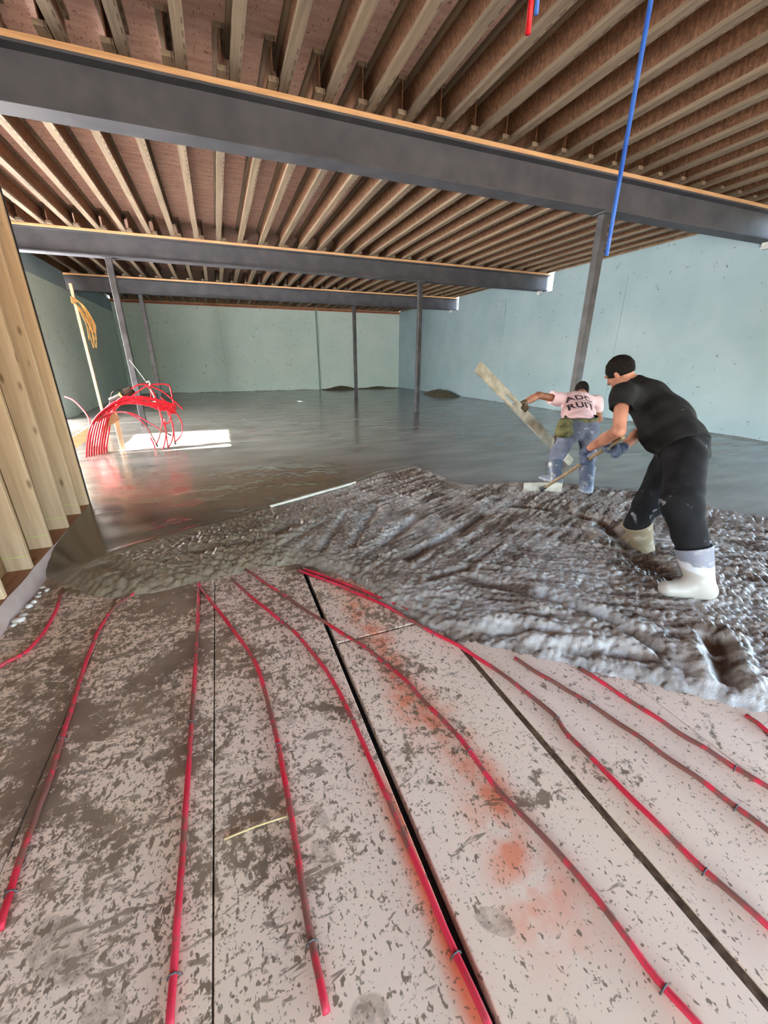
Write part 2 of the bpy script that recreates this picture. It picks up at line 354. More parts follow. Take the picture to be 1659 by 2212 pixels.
# bearing plates and dirt under beam ends
for y in BEAM_Y:
    tag(MB().box(XR-.10, XR-.001, y-.05, y+.05, ZB0-.10, ZB0-.002).build('beam_shim', two('white_shim', srgb(190, 196, 196), srgb(225, 228, 228), 9)),
        'small pale packing block under the right end of the %s beam' % {4.84: 'nearest', 10.18: 'middle', 15.05: 'farthest'}[y], 'shim')

# ---------------------------------------------------------------- floor: insulation boards
fl = tag(MB().box(XL-.3, XR+.3, YF-.3, YB+.3, -.3, ZC-.05).build('floor', M_DARK), kind='structure')
t = NT('insulation_board', .5, 0, .3); v = t.coord('World')
base = t.ramp(t.noise(v, .7, 3), .35, .65, srgb(236, 212, 188), srgb(242, 220, 206))
# orange spray-paint bands
sx = t.n('ShaderNodeSeparateXYZ'); t.l(v, sx.inputs[0])
wob = t.math('MULTIPLY', t.math('SUBTRACT', t.noise(v, 1.7, 2), .5), .35)
def band(x0, slope, wd, y0, y1):
    xx = t.math('ADD', t.math('SUBTRACT', sx.outputs[0], t.math('ADD', t.math('MULTIPLY', t.math('SUBTRACT', sx.outputs[1], y0), slope), x0)), wob)
    m = t.ramp(t.math('DIVIDE', t.math('ABSOLUTE', xx), wd), .15, 1.0, (1, 1, 1, 1), (0, 0, 0, 1))
    yy = t.math('MULTIPLY', t.ramp(t.math('SUBTRACT', sx.outputs[1], y0-.1), 0, .2), t.ramp(t.math('SUBTRACT', y1+.1, sx.outputs[1]), 0, .2))
    return t.math('MULTIPLY', m, yy)
or_ = band(.66, -.02, .16, .35, 2.45); wob = 0.0; or2 = band(.366, 0, .05, .0, .92)
speck = t.ramp(t.noise(v, 13, 2), .30, .62)
base = t.mix(t.math('MULTIPLY', t.math('MULTIPLY', or_, speck), .75), base, srgb(232, 118, 74)); base = t.mix(t.math('MULTIPLY', or2, .9), base, srgb(236, 122, 84))
# cement slurry: smeared patches, grit and drops
# broad dirtiness: heavier toward the wall and the pour
gx = t.math('MULTIPLY', t.math('SUBTRACT', .30, sx.outputs[0]), .085); gy = t.math('MULTIPLY', t.math('SUBTRACT', sx.outputs[1], 1.2), .05)
bias = t.math('MINIMUM', t.math('MAXIMUM', t.math('ADD', gx, gy), -.09), .085)
p1 = t.math('ADD', t.math('ADD', t.noise(v, 2.1, 4, .62, .5), bias), .012); p2 = t.noise(v, 22, 4, .75, .3)
pm = t.ramp(t.math('ADD', p1, t.math('MULTIPLY', t.math('SUBTRACT', p2, .5), .9)), .56, .64)
s1 = t.ramp(t.math('ADD', t.noise(t.coord('World', (1.3, .8, 1)), 44, 2, .6, .2), t.math('MULTIPLY', bias, .6)), .595, .645)
s2 = t.ramp(t.math('ADD', t.noise(t.coord('World', (.55, 1.6, 1), (0, 0, .7)), 17, 3, .65, .6), t.math('MULTIPLY', bias, .8)), .60, .65)
s3 = t.ramp(t.math('ADD', t.noise(v, 95, 1, .6), t.math('MULTIPLY', bias, .5)), .63, .67)
d = t.math('MAXIMUM', t.math('MAXIMUM', t.math('MAXIMUM', t.math('MULTIPLY', pm, .86), t.math('MULTIPLY', s3, .7)), t.math('MULTIPLY', s1, .85)), t.math('MULTIPLY', s2, .72))
gr_ = None
for fx_, fy_, ang, aa, bb_ in [(*onz(692, 1765, ZC)[:2], .3, .05, .022), (*onz(625, 1548, ZC)[:2], .2, .05, .03), (*onz(700, 1850, ZC)[:2], .3, .055, .035), (*onz(800, 2190, ZC)[:2], 1.2, .05, .035), (*onz(225, 2185, ZC)[:2], 1.0, .06, .04), (*onz(1070, 1990, ZC)[:2], .9, .06, .03), (*onz(590, 1810, ZC)[:2], .5, .07, .045), (*onz(290, 1530, ZC)[:2], 1.3, .2, .12), (*onz(130, 2050, ZC)[:2], .8, .12, .06)]:
    ca_, sa_ = math.cos(ang), math.sin(ang); ux = t.math('SUBTRACT', sx.outputs[0], float(fx_)); uy = t.math('SUBTRACT', sx.outputs[1], float(fy_))
    e1 = t.math('DIVIDE', t.math('ADD', t.math('MULTIPLY', ux, -sa_), t.math('MULTIPLY', uy, ca_)), aa); e2 = t.math('DIVIDE', t.math('ADD', t.math('MULTIPLY', ux, ca_), t.math('MULTIPLY', uy, sa_)), bb_)
    q_ = t.math('ADD', t.math('ADD', t.math('MULTIPLY', e1, e1), t.math('MULTIPLY', e2, e2)), t.math('MULTIPLY', t.math('SUBTRACT', p2, .5), 1.6)); g_ = t.ramp(q_, .8, 1.1, (1, 1, 1, 1), (0, 0, 0, 1)); gr_ = g_ if gr_ is None else t.math('MAXIMUM', gr_, g_)
d = t.math('MAXIMUM', d, t.math('MULTIPLY', gr_, t.ramp(p2, .40, .62, (.15, .15, .15, 1), (.62, .62, .62, 1))))
dc = t.ramp(t.noise(v, 7, 2), .3, .7, srgb(88, 66, 46), srgb(128, 106, 84))
c = t.mix(d, base, dc); t.col(c); t.rough(t.ramp(d, 0, 1, (.38, .38, .38, 1), (.62, .62, .62, 1))); M_FOAM = t.m
joints = [(-1.50, -.815), (-.8125, -.216), (-.211, .385), (.415, 1.018), (1.048, 1.655), (1.658, 2.266), (2.269, 2.88), (2.883, 3.49)]
for i, (a, b) in enumerate(joints):
    ends = [(YF, -1.0), (-.995, 1.72), (1.735, 3.6)] if i % 2 else [(YF, .2), (.203, 3.6)]
    if i in (1, 2) or i > 3: ends = [(YF, 3.6)]
    for (ya, yb) in ends:
        MB().box(a, b, ya, yb, ZC-.05, ZC+random.uniform(-.0015, .0015)).build('foam_board', M_FOAM, fl, bevel=.003)

M_MUD = two('mud_in_gap', srgb(66, 48, 34), srgb(112, 90, 70), 40, .8, coord='World')
MB().box(1.019, 1.047, YF, 1.5, ZC-.05, ZC-.006).build('mud_strip', M_MUD, fl)
# ---------------------------------------------------------------- wet concrete (one poured mass)
EDGE = [(-1.44, 3.25), (-1.15, 2.93), (-.97, 2.72), (-.70, 2.62), (-.4, 2.66), (0, 2.72), (.35, 2.68), (.58, 2.45), (.68, 2.28), (.76, 2.0), (.86, 1.72), (1.03, 1.45), (1.31, 1.24), (1.53, 1.02), (1.81, .75), (2.02, .55), (2.5, .05), (3.2, -.8), (4.2, -2.2), (5.2, YF-.1)]
POUR = EDGE+[(XR+.6, YF-.1), (XR+.6, YB+.6), (XL-.6, YB+.6), (XL-.6, 3.3), (-1.6, 3.3)]
FOOT = (-1.53, -1.345, 4.66)                                       # the partition's footing, concrete stops at its faces
SMOOTH = [(-1.6, 3.18), (-1.02, 3.2), (-.3, 3.52), (.33, 3.80), (1.34, 4.27), (1.8, 4.62), (2.33, 4.72), (2.42, 4.3), (2.40, 3.95), (2.6, 3.72), (3.3, 3.55), (3.75, 3.2), (4.2, 2.85), (4.35, 2.2), (4.6, 1.75), (5.6, .6), (7.2, -1.2), (XR+1, -2.5), (XR+1, YB+1), (XL-1, YB+1), (XL-1, 3.3)]
fx = np.concatenate([[-1.534], np.arange(-1.344, .2, .0095), np.arange(.2, 3.7, .0085), np.arange(3.7, 5.2, .0125)]); X = np.concatenate([np.linspace(XL+.003, -1.56, 24), fx, np.linspace(5.22, XR-.003, 60)])
fy = np.concatenate([np.arange(.3, 3.4, .0085), np.arange(3.4, 4.9, .012)]); Y = np.concatenate([np.linspace(YF+.003, .28, 30), fy, 4.9+np.cumsum(np.linspace(.015, .30, 98))])
Y = Y[Y < YB-.05]; Y = np.append(Y, YB-.003)
gx_, gy_ = np.meshgrid(X, Y, indexing='ij')
de = sdpoly(gx_, gy_, POUR); ds = sdpoly(gx_, gy_, SMOOTH)
de = de+.05*(fbm(gx_*5, gy_*5, 3)-.5)+.02*(vn(gx_*22, gy_*22, 4)-.5)
rough_m = 1-ss(-.08, .03, ds+.05*(vn(gx_*7, gy_*7, 8)-.5))
near_wall = np.minimum.reduce([XR-gx_, YB-gy_, gx_-XL]) < .25
base_h = -.125+.125*(1-np.exp(-np.maximum(de, -.2)/.11)); base_h = np.where(de > .7, -.0, base_h)
base_h = np.where(rough_m > .01, base_h-.018*rough_m, base_h)
# rough: aggregate lumps, rake furrows, raised streaks
th = .46+.9*(fbm(gx_*.6, gy_*.6, 31)-.5)
def rot(a): return gx_*np.cos(a)+gy_*np.sin(a), -gx_*np.sin(a)+gy_*np.cos(a)
u1, v1 = rot(.46); u2, v2 = rot(-.55); u3, v3 = rot(1.0)
st1 = fbm(u1*3, v1*26, 41, 3)-.5; st2 = fbm(u2*3, v2*24, 42, 3)-.5; st3 = fbm(u3*3.5, v3*22, 43, 3)-.5
wA = ss(.6, 1.1, gx_)*ss(2.0, 2.5, gy_+.1*gx_); wC = 1-ss(.4, 1.0, gx_); wB = np.clip(1-wA-wC, 0, 1)
streak = st1*wA+st2*wB+st3*wC
dome = lambda w_, r: np.sqrt(np.clip(1-(w_/r)**2, 0, 1))
wx, wy = gx_+.012*(vn(gx_*30, gy_*30, 21)-.5), gy_+.012*(vn(gx_*30, gy_*30, 22)-.5)
l1 = dome(worley(wx/.036, wy/.036, 1), .62)*hsh(np.floor(wx/.036), np.floor(wy/.036), 88); l2 = dome(worley(wx/.058, wy/.058, 2), .55); l1b = dome(worley(wx/.030, wy/.030, 6), .58)
amp = .75+.6*ss(.38, .6, fbm(gx_*1.5, gy_*1.5, 50)); amp = amp*(1-.1*wC)
lump = (.010*l1+.012*l2*ss(.45, .6, vn(gx_*5, gy_*5, 51))+.010*l1b)*amp
big = .022*(fbm(gx_*2.2, gy_*2.2, 60)-.5)
fade = ss(0, .14, de)
hr = lump*ss(-.03, .03, de)+(.022*streak+big)*fade
brown = np.zeros_like(gx_); pale = np.zeros_like(gx_); fur = np.zeros_like(gx_)
def px(x, y, z=-.02): p = onz(x, y, z); return p[:2]
def groove(pts, wd, dep, br=0., rim=.4):
    global fur, brown
    d = np.full(gx_.shape, 1e9)
    for a, b in zip(pts[:-1], pts[1:]): d = np.minimum(d, segd(gx_, gy_, a, b))
    d = d+wd*.5*(vn(gx_*9, gy_*9, 71)-.5)
    q = np.exp(-(d/wd)**2); fur += -dep*q+dep*rim*np.exp(-((d-2*wd)/wd)**2); brown = np.maximum(brown, br*ss(.25, .7, q))
def smear(pts, wd, k):
    global pale
    d = np.full(gx_.shape, 1e9)
    for a, b in zip(pts[:-1], pts[1:]): d = np.minimum(d, segd(gx_, gy_, a, b))
    pale = np.maximum(pale, k*np.exp(-((d+wd*.8*(fbm(gx_*8, gy_*8, 77)-.5))/wd)**2))
groove([px(880, 1205), px(960, 1170), px(1045, 1112)], .05, .024, .8); groove([px(830, 1175), px(900, 1120)], .05, .022, .3)
groove([px(760, 1180), px(815, 1095)], .04, .02, .2); groove([px(700, 1180), px(750, 1110)], .04, .02)
groove([px(1110, 1095), px(1230, 1110), px(1300, 1130), px(1345, 1180)], .065, .03, 1.0)
groove([px(1370, 1200), px(1430, 1240)], .12, .035, 1.0); groove([px(1545, 1380), px(1570, 1450)], .05, .05, 1.0)
groove([px(1015, 1358), px(1120, 1350)], .045, .025, .8); groove([px(1150, 1350), px(1200, 1360)], .03, .02, .8)
groove([px(1225, 1392), px(1330, 1400), px(1420, 1420)], .035, .025, .9); groove([px(1000, 1250), px(1090, 1270), px(1160, 1290)], .045, .02, .5)
groove([px(1180, 1290), px(1330, 1345), px(1480, 1430)], .05, .025, .45); groove([px(1300, 1330), px(1420, 1400)], .03, .02, .6)
groove([px(930, 1250), px(1010, 1230)], .03, .02, .5); groove([px(420, 1190), px(560, 1165)], .05, .02); groove([px(230, 1215), px(330, 1240)], .06, .02)
groove([px(600, 1150), px(640, 1130)], .07, .03); groove([px(500, 1235), px(700, 1130)], .04, .015)
smear([px(1120, 1140), px(1230, 1145), px(1335, 1165)], .06, .85); smear([px(1180, 1285), px(1290, 1315), px(1400, 1360)], .05, .7)
smear([px(1050, 1420), px(1250, 1430), px(1440, 1470)], .12, .5); smear([px(1100, 1230), px(1250, 1270)], .06, .5); smear([px(640, 1170), px(690, 1165), px(740, 1190)], .07, .35)
smear([px(1500, 1300), px(1659, 1330)], .1, .45); smear([px(870, 1280), px(1000, 1310)], .09, .4); smear([px(1560, 1500), px(1659, 1540)], .1, .5)
pn = ss(.52, .72, fbm(gx_*3.1, gy_*3.1, 81)); bn = ss(.56, .7, fbm(gx_*2.6+9, gy_*2.6, 82))
right = ss(.2, 1.6, gx_)
pale = np.maximum(pale, .6*pn*right); pale = np.maximum(pale, .75*ss(.05, .20, streak)*right); brown = np.maximum(brown, .8*ss(-.04, -.18, streak)*right); brown = np.maximum(brown, .55*bn*right*(1-pn))
hr = hr+fur*fade
# smooth: float marks, a few lumps left in the fresh strip
hs = .003*(fbm(gx_*.8, gy_*.8, 90)-.5)+.0012*(fbm(gx_*1.5, gy_*9, 91, 3)-.5)*(1-ss(5, 9, gy_))
for (cx_, cy_, rr, hh) in [(-.25, 4.15, .16, .018), (.10, 4.45, .22, .02), (.42, 4.75, .25, .016), (.62, 4.35, .12, .016), (.2, 5.2, .3, .014), (.75, 5.1, .22, .014), (-.05, 3.95, .1, -.015), (.5, 4.15, .12, -.02), (1.05, 4.75, .16, .012), (-.55, 3.62, .14, .01), (.05, 4.75, .1, -.018), (-.4, 4.5, .12, .01)]:
    q = np.hypot((gx_-cx_)/1.5, gy_-cy_)+.12*(fbm(gx_*6, gy_*6, 95)-.5); hs += hh*np.exp(-(q/rr)**2)*(1+.8*(vn(gx_*14, gy_*14, 96)-.5))
# pushed-up lips along the screeded edge
lip = np.exp(-((ds-.0)/.05)**2)*.012*(fbm(gx_*4, gy_*4, 98)); hs += lip
z = base_h+np.where(rough_m > 0, rough_m*hr, 0)+(1-rough_m)*hs*ss(0, .2, de)
wallband = ss(.22, .0, np.minimum(np.minimum(XR-gx_, YB-gy_), gx_-XL)); z += wallband*.05*fbm(gx_*2.5, gy_*2.5, 99)
nx, ny = gx_.shape; idx = np.arange(nx*ny).reshape(nx, ny)
keep = (de > -.13) & ~((gx_ > FOOT[0]) & (gx_ < FOOT[1]) & (gy_ < FOOT[2])); kq = keep[:-1, :-1] & keep[1:, :-1] & keep[:-1, 1:] & keep[1:, 1:]
q = np.stack([idx[:-1, :-1], idx[1:, :-1], idx[1:, 1:], idx[:-1, 1:]], -1)[kq]
Vc = np.stack([gx_, gy_, z], -1).reshape(-1, 3)
used = np.zeros(nx*ny, bool); used[q.ravel()] = True; remap = np.cumsum(used)-1
me = mesh('wet_concrete', Vc[used], remap[q], True)
for nm, arr in (('brown', brown*rough_m), ('pale', pale*rough_m), ('rough', rough_m)):
    at_ = me.attributes.new(nm, 'FLOAT', 'POINT'); at_.data.foreach_set('value', np.ascontiguousarray(arr.ravel()[used], dtype=np.float32))
t = NT('wet_concrete', .3, 0, .5); v = t.coord('World')
smc = t.ramp(t.noise(t.coord('World', (.5, 1.6, 1)), 1.3, 3), .3, .7, srgb(100, 98, 95), srgb(132, 130, 128))
sxx = t.n('ShaderNodeSeparateXYZ'); t.l(v, sxx.inputs[0])
fresh = t.math('MULTIPLY', t.math('SUBTRACT', 1.0, t.math('MINIMUM', 1.0, t.math('MAXIMUM', 0.0, t.math('MULTIPLY', t.math('SUBTRACT', sxx.outputs[1], 4.6), .5)))), t.math('MINIMUM', 1.0, t.math('MAXIMUM', 0.0, t.math('MULTIPLY', t.math('SUBTRACT', 2.4, sxx.outputs[0]), .8))))
smc = t.mix(fresh, smc, srgb(96, 83, 68))
rc = t.ramp(t.noise(v, 9, 3), .3, .7, srgb(140, 130, 122), srgb(182, 174, 168))
leftb = t.math('MINIMUM', 1.0, t.math('MAXIMUM', 0.0, t.math('MULTIPLY', t.math('SUBTRACT', 1.3, sxx.outputs[0]), .8)))
rc = t.mix(t.math('MULTIPLY', leftb, .9), rc, srgb(128, 112, 90))
rc = t.mix(t.attr('brown'), rc, srgb(80, 56, 38)); rc = t.mix(t.math('MULTIPLY', t.attr('pale'), .9), rc, srgb(196, 194, 192))
c = t.mix(t.attr('rough'), smc, rc); t.col(c)
rr = t.ramp(t.noise(t.coord('World', (.6, 2.5, 1)), 2, 2), .3, .7, (.15, .15, .15, 1), (.27, .27, .27, 1))
rr2 = t.mix(t.attr('rough'), rr, (.35, .35, .35, 1)); t.rough(rr2)
nb = t.n('ShaderNodeTexNoise'); nb.inputs['Scale'].default_value = 120; nb.inputs['Detail'].default_value = 1; t.l(v, nb.inputs['Vector'])
hb = t.math('ADD', t.math('MULTIPLY', nb.outputs[0], t.attr('rough')), t.math('MULTIPLY', t.noise(t.coord('World', (.7, 3, 1)), 2, 1), .012)); t.bump(hb, .25, .01)
conc = link('wet_concrete', me, t.m)
tag(conc, 'freshly poured wet grey concrete, smooth toward the back and raked rough in front', 'concrete', kind='stuff')
def hz(x, y):
    i = np.clip(np.searchsorted(X, x), 0, nx-1); j = np.clip(np.searchsorted(Y, y), 0, ny-1); return float(max(z[i, j], ZC))

# ================================================================ PARTITION (framed stud wall, left foreground)
XS = -1.375
part = tag(MB().box(XS-.14, XS, .4, 4.62, -.045, 0).build('wall_partition', lumber('treated_plate', srgb(150, 104, 78), srgb(178, 132, 100), 1)), kind='structure')
MB().box(XS-.14, XS, .4, 4.62, 2.62, 2.66).build('top_plate', M_STUD, part)
MB().box(XS-.158, XS-.141, .4, 4.64, -.1, 2.66).build('sheathing', M_SHEATH, part)
stud_me = None
def stud(y, x=XS, lean=0.0):
    global stud_me
    if stud_me is None:
        o = MB().box(-.14, 0, -.019, .019, 0, 2.618).build('stud', M_STUD, bevel=.003); stud_me = o.data; bpy.data.objects.remove(o)
    o = link('stud', stud_me, None, part); o.location = (x, y, .001); o.rotation_euler = (lean, 0, 0); return o
for y, ln in ((4.56, 0), (4.29, .004), (3.93, -.003), (3.53, .003), (3.16, 0), (2.76, .004), (2.36, 0), (1.95, 0), (1.55, 0)):
    so_ = stud(y, XS+random.uniform(-.004, .004), ln)
    MB().box(-.138, .0008, -.0202, -.0192, .098, .1035).build('level_line', M_LEVEL_LINE, so_)
MB().box(XS-.14, XS+.004, 4.585, 4.60, .0, 2.63).build('edge_membrane', M_BLACK, part)
# plastic lapping up over the footing edge below the plate
P = [(XS+.002, -.0), (XS+.02, -.03), (XS+.028, -.07), (XS+.05, -.098)]
yy = np.linspace(1.2, 4.75, 40); V = [(x_+.006*math.sin(y_*9+k*2), y_, z_) for y_ in yy for k, (x_, z_) in enumerate(P)]
link('plastic_skirt', mesh('plastic_skirt', V, [[i*4+k, i*4+k+1, (i+1)*4+k+1, (i+1)*4+k] for i in range(39) for k in range(3)], True), M_POLY, part)
MB().box(XS-.14, XS-.002, .4, 4.75, -.3, -.046).build('footing', M_FRAME, part)

# ================================================================ red heating tubes on the boards
def m_tube(name, c1, c2, dirt, amt):
    t = NT(name, .32, 0, .5); v = t.coord('World'); c = t.ramp(t.noise(v, 5, 3), .35, .65, c1, c2)
    d = t.ramp(t.math('ADD', t.noise(v, 2.6, 4), t.math('MULTIPLY', t.math('SUBTRACT', t.noise(v, 30, 4), .5), .5)), amt, amt+.12); t.col(t.mix(t.math('MULTIPLY', d, .88), c, dirt)); t.b.inputs['Specular IOR Level'].default_value = .3; t.b.inputs['Roughness'].default_value = .42; return t.m
M_PEX = m_tube('red_tube_dirty', srgb(206, 40, 62), srgb(224, 60, 84), srgb(112, 88, 76), .45)
M_PEXC = m_tube('red_tube_clean', srgb(186, 14, 30), srgb(206, 24, 40), srgb(140, 20, 30), .8)
M_STAPLE = two('staple_plastic', srgb(60, 58, 58), srgb(110, 112, 116), 40, .4)
TUBES = [
 ([(0, 1440), (60, 1405), (95, 1365), (120, 1320), (134, 1272)], 'short red tube bending away beside the stud wall at the left'),
 ([(0, 2010), (30, 1900), (75, 1770), (105, 1690), (150, 1545), (190, 1420), (215, 1360), (245, 1315), (292, 1281)], 'mud-streaked red tube leaving the frame at lower left, right of the short bent tube'),
 ([(366, 2230), (378, 2060), (395, 1840), (405, 1690), (418, 1500), (424, 1400), (429, 1285), (430, 1262)], 'nearly straight red tube running to the camera left of the thin board joint'),
 ([(706, 2190), (665, 1990), (640, 1830), (618, 1700), (590, 1560), (555, 1440), (525, 1390), (480, 1330), (448, 1290), (430, 1265)], 'muddy red tube that starts at the thin joint and ends bottom centre'),
 ([(1062, 2230), (960, 2005), (862, 1780), (817, 1680), (735, 1500), (690, 1430), (635, 1365), (580, 1320), (523, 1272), (500, 1250)], 'red tube lying along the wide dark board gap'),
 ([(1530, 2240), (1400, 2090), (1240, 1880), (1080, 1710), (985, 1585), (930, 1530), (870, 1465), (790, 1400), (710, 1350), (640, 1305), (560, 1250), (530, 1230)], 'red tube crossing the orange paint and the wide dark gap'),
 ([(1690, 2030), (1480, 1840), (1350, 1710), (1230, 1590), (1180, 1530), (1060, 1440), (980, 1390), (900, 1348), (840, 1313), (740, 1268), (645, 1232)], 'long red tube following the edge of the fresh concrete from its tip'),
 ([(655, 1229), (740, 1259), (840, 1300), (922, 1336)], 'short red tube with a cut end beside the long tube at the concrete edge'),
 ([(1690, 1820), (1560, 1720), (1440, 1635), (1340, 1565), (1240, 1500), (1180, 1465), (1112, 1423)], 'red tube coming out of the concrete right of the brown board joint'),
 ([(1690, 1722), (1560, 1640), (1470, 1585), (1370, 1520), (1250, 1443)], 'second red tube from the right among those leaving the concrete'),
 ([(1690, 1602), (1655, 1578), (1612, 1545)], 'rightmost red tube, only a short stretch at the frame edge'),
]
RT = .0098
staple_me = None
for pts, lab in TUBES:
    P = catmull([onz(x, y, ZC+RT) for x, y in pts], 8)
    P[:, 2] += .0025*np.sin(np.arange(len(P))*.7)+.002
    o = tag(MB().tube(P, RT, 10).build('heating_tube', M_PEX, smooth=True), lab, 'tube', 'red heating tubes on the floor')
    for k in range(6, len(P)-4, 23):
        if staple_me is None:
            A = [(-.016, 0, -.010), (-.012, 0, .002), (-.005, 0, .0098), (.005, 0, .0098), (.012, 0, .002), (.016, 0, -.010)]
            s_ = MB().tube(A, .0024, 6).build('staple', M_STAPLE, smooth=True); staple_me = s_.data; bpy.data.objects.remove(s_)
        s_ = link('staple', staple_me, None, o); d = P[k+1]-P[k]; s_.location = P[k]; s_.rotation_euler = (0, 0, math.atan2(d[1], d[0])+math.pi/2)

# ================================================================ tube bundle by the left window
def poly(pts, n=8): return catmull([ony(x, y, Y_) for x, y, Y_ in pts], n)
M_STRAP = two('white_strap', srgb(236, 236, 232), srgb(248, 248, 244), 10, .4)
M_BOARD = lumber('brown_board', srgb(170, 130, 98), srgb(198, 156, 120), 0)
bpost = ony(229, 893, 9.4)
post = tag(MB().box(bpost[0]-.075, bpost[0]-.03, 9.38, 9.425, -.05, 2.62).build('wooden_post', M_STUD, bevel=.003), 'thin wooden post standing behind the red tube bundle with twine on it', 'post')
tw = two('twine', srgb(132, 96, 48), srgb(164, 124, 66), 30, .8); rp = MB(); px0, pz0 = bpost[0]-.052, 2.36
for k in range(6):
    a = k*.7; L = .50+.16*math.sin(k*2.1); w_ = .06+.03*math.cos(k*1.3)
    rp.tube(catmull([(px0-.04, 9.36, pz0+.05*math.sin(a)), (px0+.07+.012*k, 9.34-.004*k, pz0-.03-.01*k), (px0+.15+.018*k, 9.345, pz0-.32-.02*k), (px0+.18+.016*k-w_, 9.34, pz0-L-.16), (px0+.10+.012*k, 9.335, pz0-L*.7), (px0+.02, 9.35, pz0-.08), (px0-.045, 9.365, pz0-.01*k)], 6), .0065, 5)
tag(rp.build('twine_hank', tw, smooth=True), 'hank of yellow twine hanging on the wooden post', 'twine')
pA, pB = ony(150, 962, 7.25), ony(252, 897, 7.42)
brd = tag(MB().obox(pA, pB, (0, 0, 1), .075, .02).build('support_board', M_BOARD, bevel=.003), 'brown sloping board carrying the red tube bundle, sticking out behind the studs', 'board')
st = ony(246, 905, 7.36); stake = tag(MB().box(st[0]-.03, st[0]+.035, 7.445, 7.485, -.05, st[2]+.10).build('stake', M_STUD, bevel=.003), 'short stake propping the end of the sloping board under the red bundle', 'stake')
def loop(pts, lab, r=.011, mat=M_PEXC, grp='red tubes tied up in the bundle', cap=None):
    P = poly(pts); o = tag(MB().tube(P, r, 8).build('bundle_tube', mat, smooth=True), lab, 'tube', grp)
    if cap is not None:
        d = P[-1]-P[-2]; d /= np.linalg.norm(d); MB().cyl(P[-1]-d*.01, P[-1]+d*.04, r*1.25).build('end_cap', M_BLACK, o)
    return o
ORD = ('first', 'second', 'third', 'fourth', 'fifth', 'sixth', 'seventh', 'eighth', 'ninth')
FAN = ' in the row rising under the sloping board'
for k in range(9):
    f_ = k/8
    loop([(187+44*f_, 996-14*f_, 7.02+.3*f_), (187+43*f_, 972-10*f_, 7.05+.3*f_), (192+44*f_, 935-8*f_, 7.12+.28*f_), (205+36*f_, 905-8*f_, 7.2+.2*f_), (232+22*f_, 880-5*f_+6*math.sin(k*2), 7.3+.1*f_), (268+12*f_, 864+8*math.sin(k*1.7), 7.38), (305+8*f_, 866+9*math.sin(k*2.3), 7.4), (345+10*f_, 876+9*math.cos(k*1.9), 7.42), (372+9*f_, 884+10*math.sin(k*1.3), 7.44)], ORD[k]+' red tube from left'+FAN, .0135)
DRP = [
 ([(200, 912, 7.2), (235, 893, 7.28), (275, 892, 7.3), (310, 915, 7.3), (330, 945, 7.3), (338, 960, 7.3)], 'lowest thin red tube drooping from the bundle to a black end'),
 ([(338, 960, 7.31), (345, 940, 7.33), (350, 905, 7.36), (342, 880, 7.38)], 'red tube rising back up from the first black tip under the bundle'),
 ([(240, 890, 7.3), (285, 893, 7.33), (325, 915, 7.33), (350, 930, 7.34), (365, 938, 7.34)], 'red tube drooping to the right under the bundle with a short black tip'),
 ([(325, 945, 7.28), (333, 962, 7.28), (337, 982, 7.28)], 'short red tube end hanging lowest below the bundle at left'),
 ([(345, 982, 7.29), (355, 960, 7.29), (358, 930, 7.3), (348, 905, 7.33)], 'red tube hanging straight down below the bundle middle'),
 ([(355, 905, 7.4), (360, 945, 7.37), (363, 967, 7.36)], 'red tube dropping to the second black tip below the bundle'),
 ([(363, 967, 7.36), (372, 950, 7.38), (374, 920, 7.4), (362, 890, 7.42)], 'red tube curving up from the second black tip'),
 ([(366, 890, 7.42), (374, 925, 7.4), (378, 955, 7.39)], 'red tube dropping to the rightmost black tip'),
 ([(378, 955, 7.39), (391, 940, 7.41), (393, 915, 7.43), (380, 892, 7.45), (366, 885, 7.45)], 'outermost red loop at the right of the bundle'),
 ([(342, 878, 7.38), (352, 912, 7.36), (365, 912, 7.36), (368, 895, 7.38), (358, 885, 7.4)], 'small tight red loop at the right end of the bundle'),
]
for i, (p, l) in enumerate(DRP): loop(p, l, .0095, M_PEX if i in (0, 1, 2) else M_PEXC, cap=(1 if i in (0, 2, 5, 7) else None))
UP = [
 ([(281, 841, 7.46), (300, 831, 7.46), (318, 830, 7.46)], 'upper sunlit tube reaching left from the white tie knot'), ([(283, 857, 7.44), (302, 843, 7.45), (320, 832, 7.46)], 'second sunlit tube reaching left from the white tie knot'),
 ([(320, 831, 7.46), (362, 831, 7.48), (370, 848, 7.48), (374, 868, 7.47), (381, 884, 7.46)], 'topmost sunlit tube arching right from the tie knot'), ([(321, 832, 7.46), (350, 845, 7.47), (376, 866, 7.47), (395, 884, 7.46)], 'sunlit tube running far right from the tie knot'),
 ([(320, 833, 7.46), (333, 850, 7.45), (338, 868, 7.44), (337, 880, 7.43)], 'middle sunlit tube falling from the tie knot'), ([(319, 833, 7.46), (326, 846, 7.45), (325, 860, 7.44), (318, 866, 7.43)], 'short sunlit tube curling under the tie knot'),
 ([(347, 858, 7.45), (362, 870, 7.46), (378, 882, 7.46)], 'pale sunlit tube piece at the right of the tie knot'),
]
for p, l in UP: loop(p, l, .011)
tie = tag(MB().tube(poly([(279, 777, 7.5), (298, 801, 7.5), (316, 825, 7.48)], 4), [.004]*9, 6).tube(poly([(316, 826, 7.46), (322, 824, 7.44), (324, 831, 7.45), (318, 834, 7.47), (315, 829, 7.48)], 6), .008, 6).build('cable_tie', M_STRAP, smooth=True), 'white cable tie sticking up from the knot of the red tubes', 'cable tie')
tie2 = tag(MB().tube(poly([(325, 840, 7.44), (330, 852, 7.43), (336, 866, 7.42), (328, 868, 7.42), (334, 873, 7.42)], 5), .006, 6).build('cable_tie', M_STRAP, smooth=True), 'white cable tie curled below the knot of the red tubes', 'cable tie')
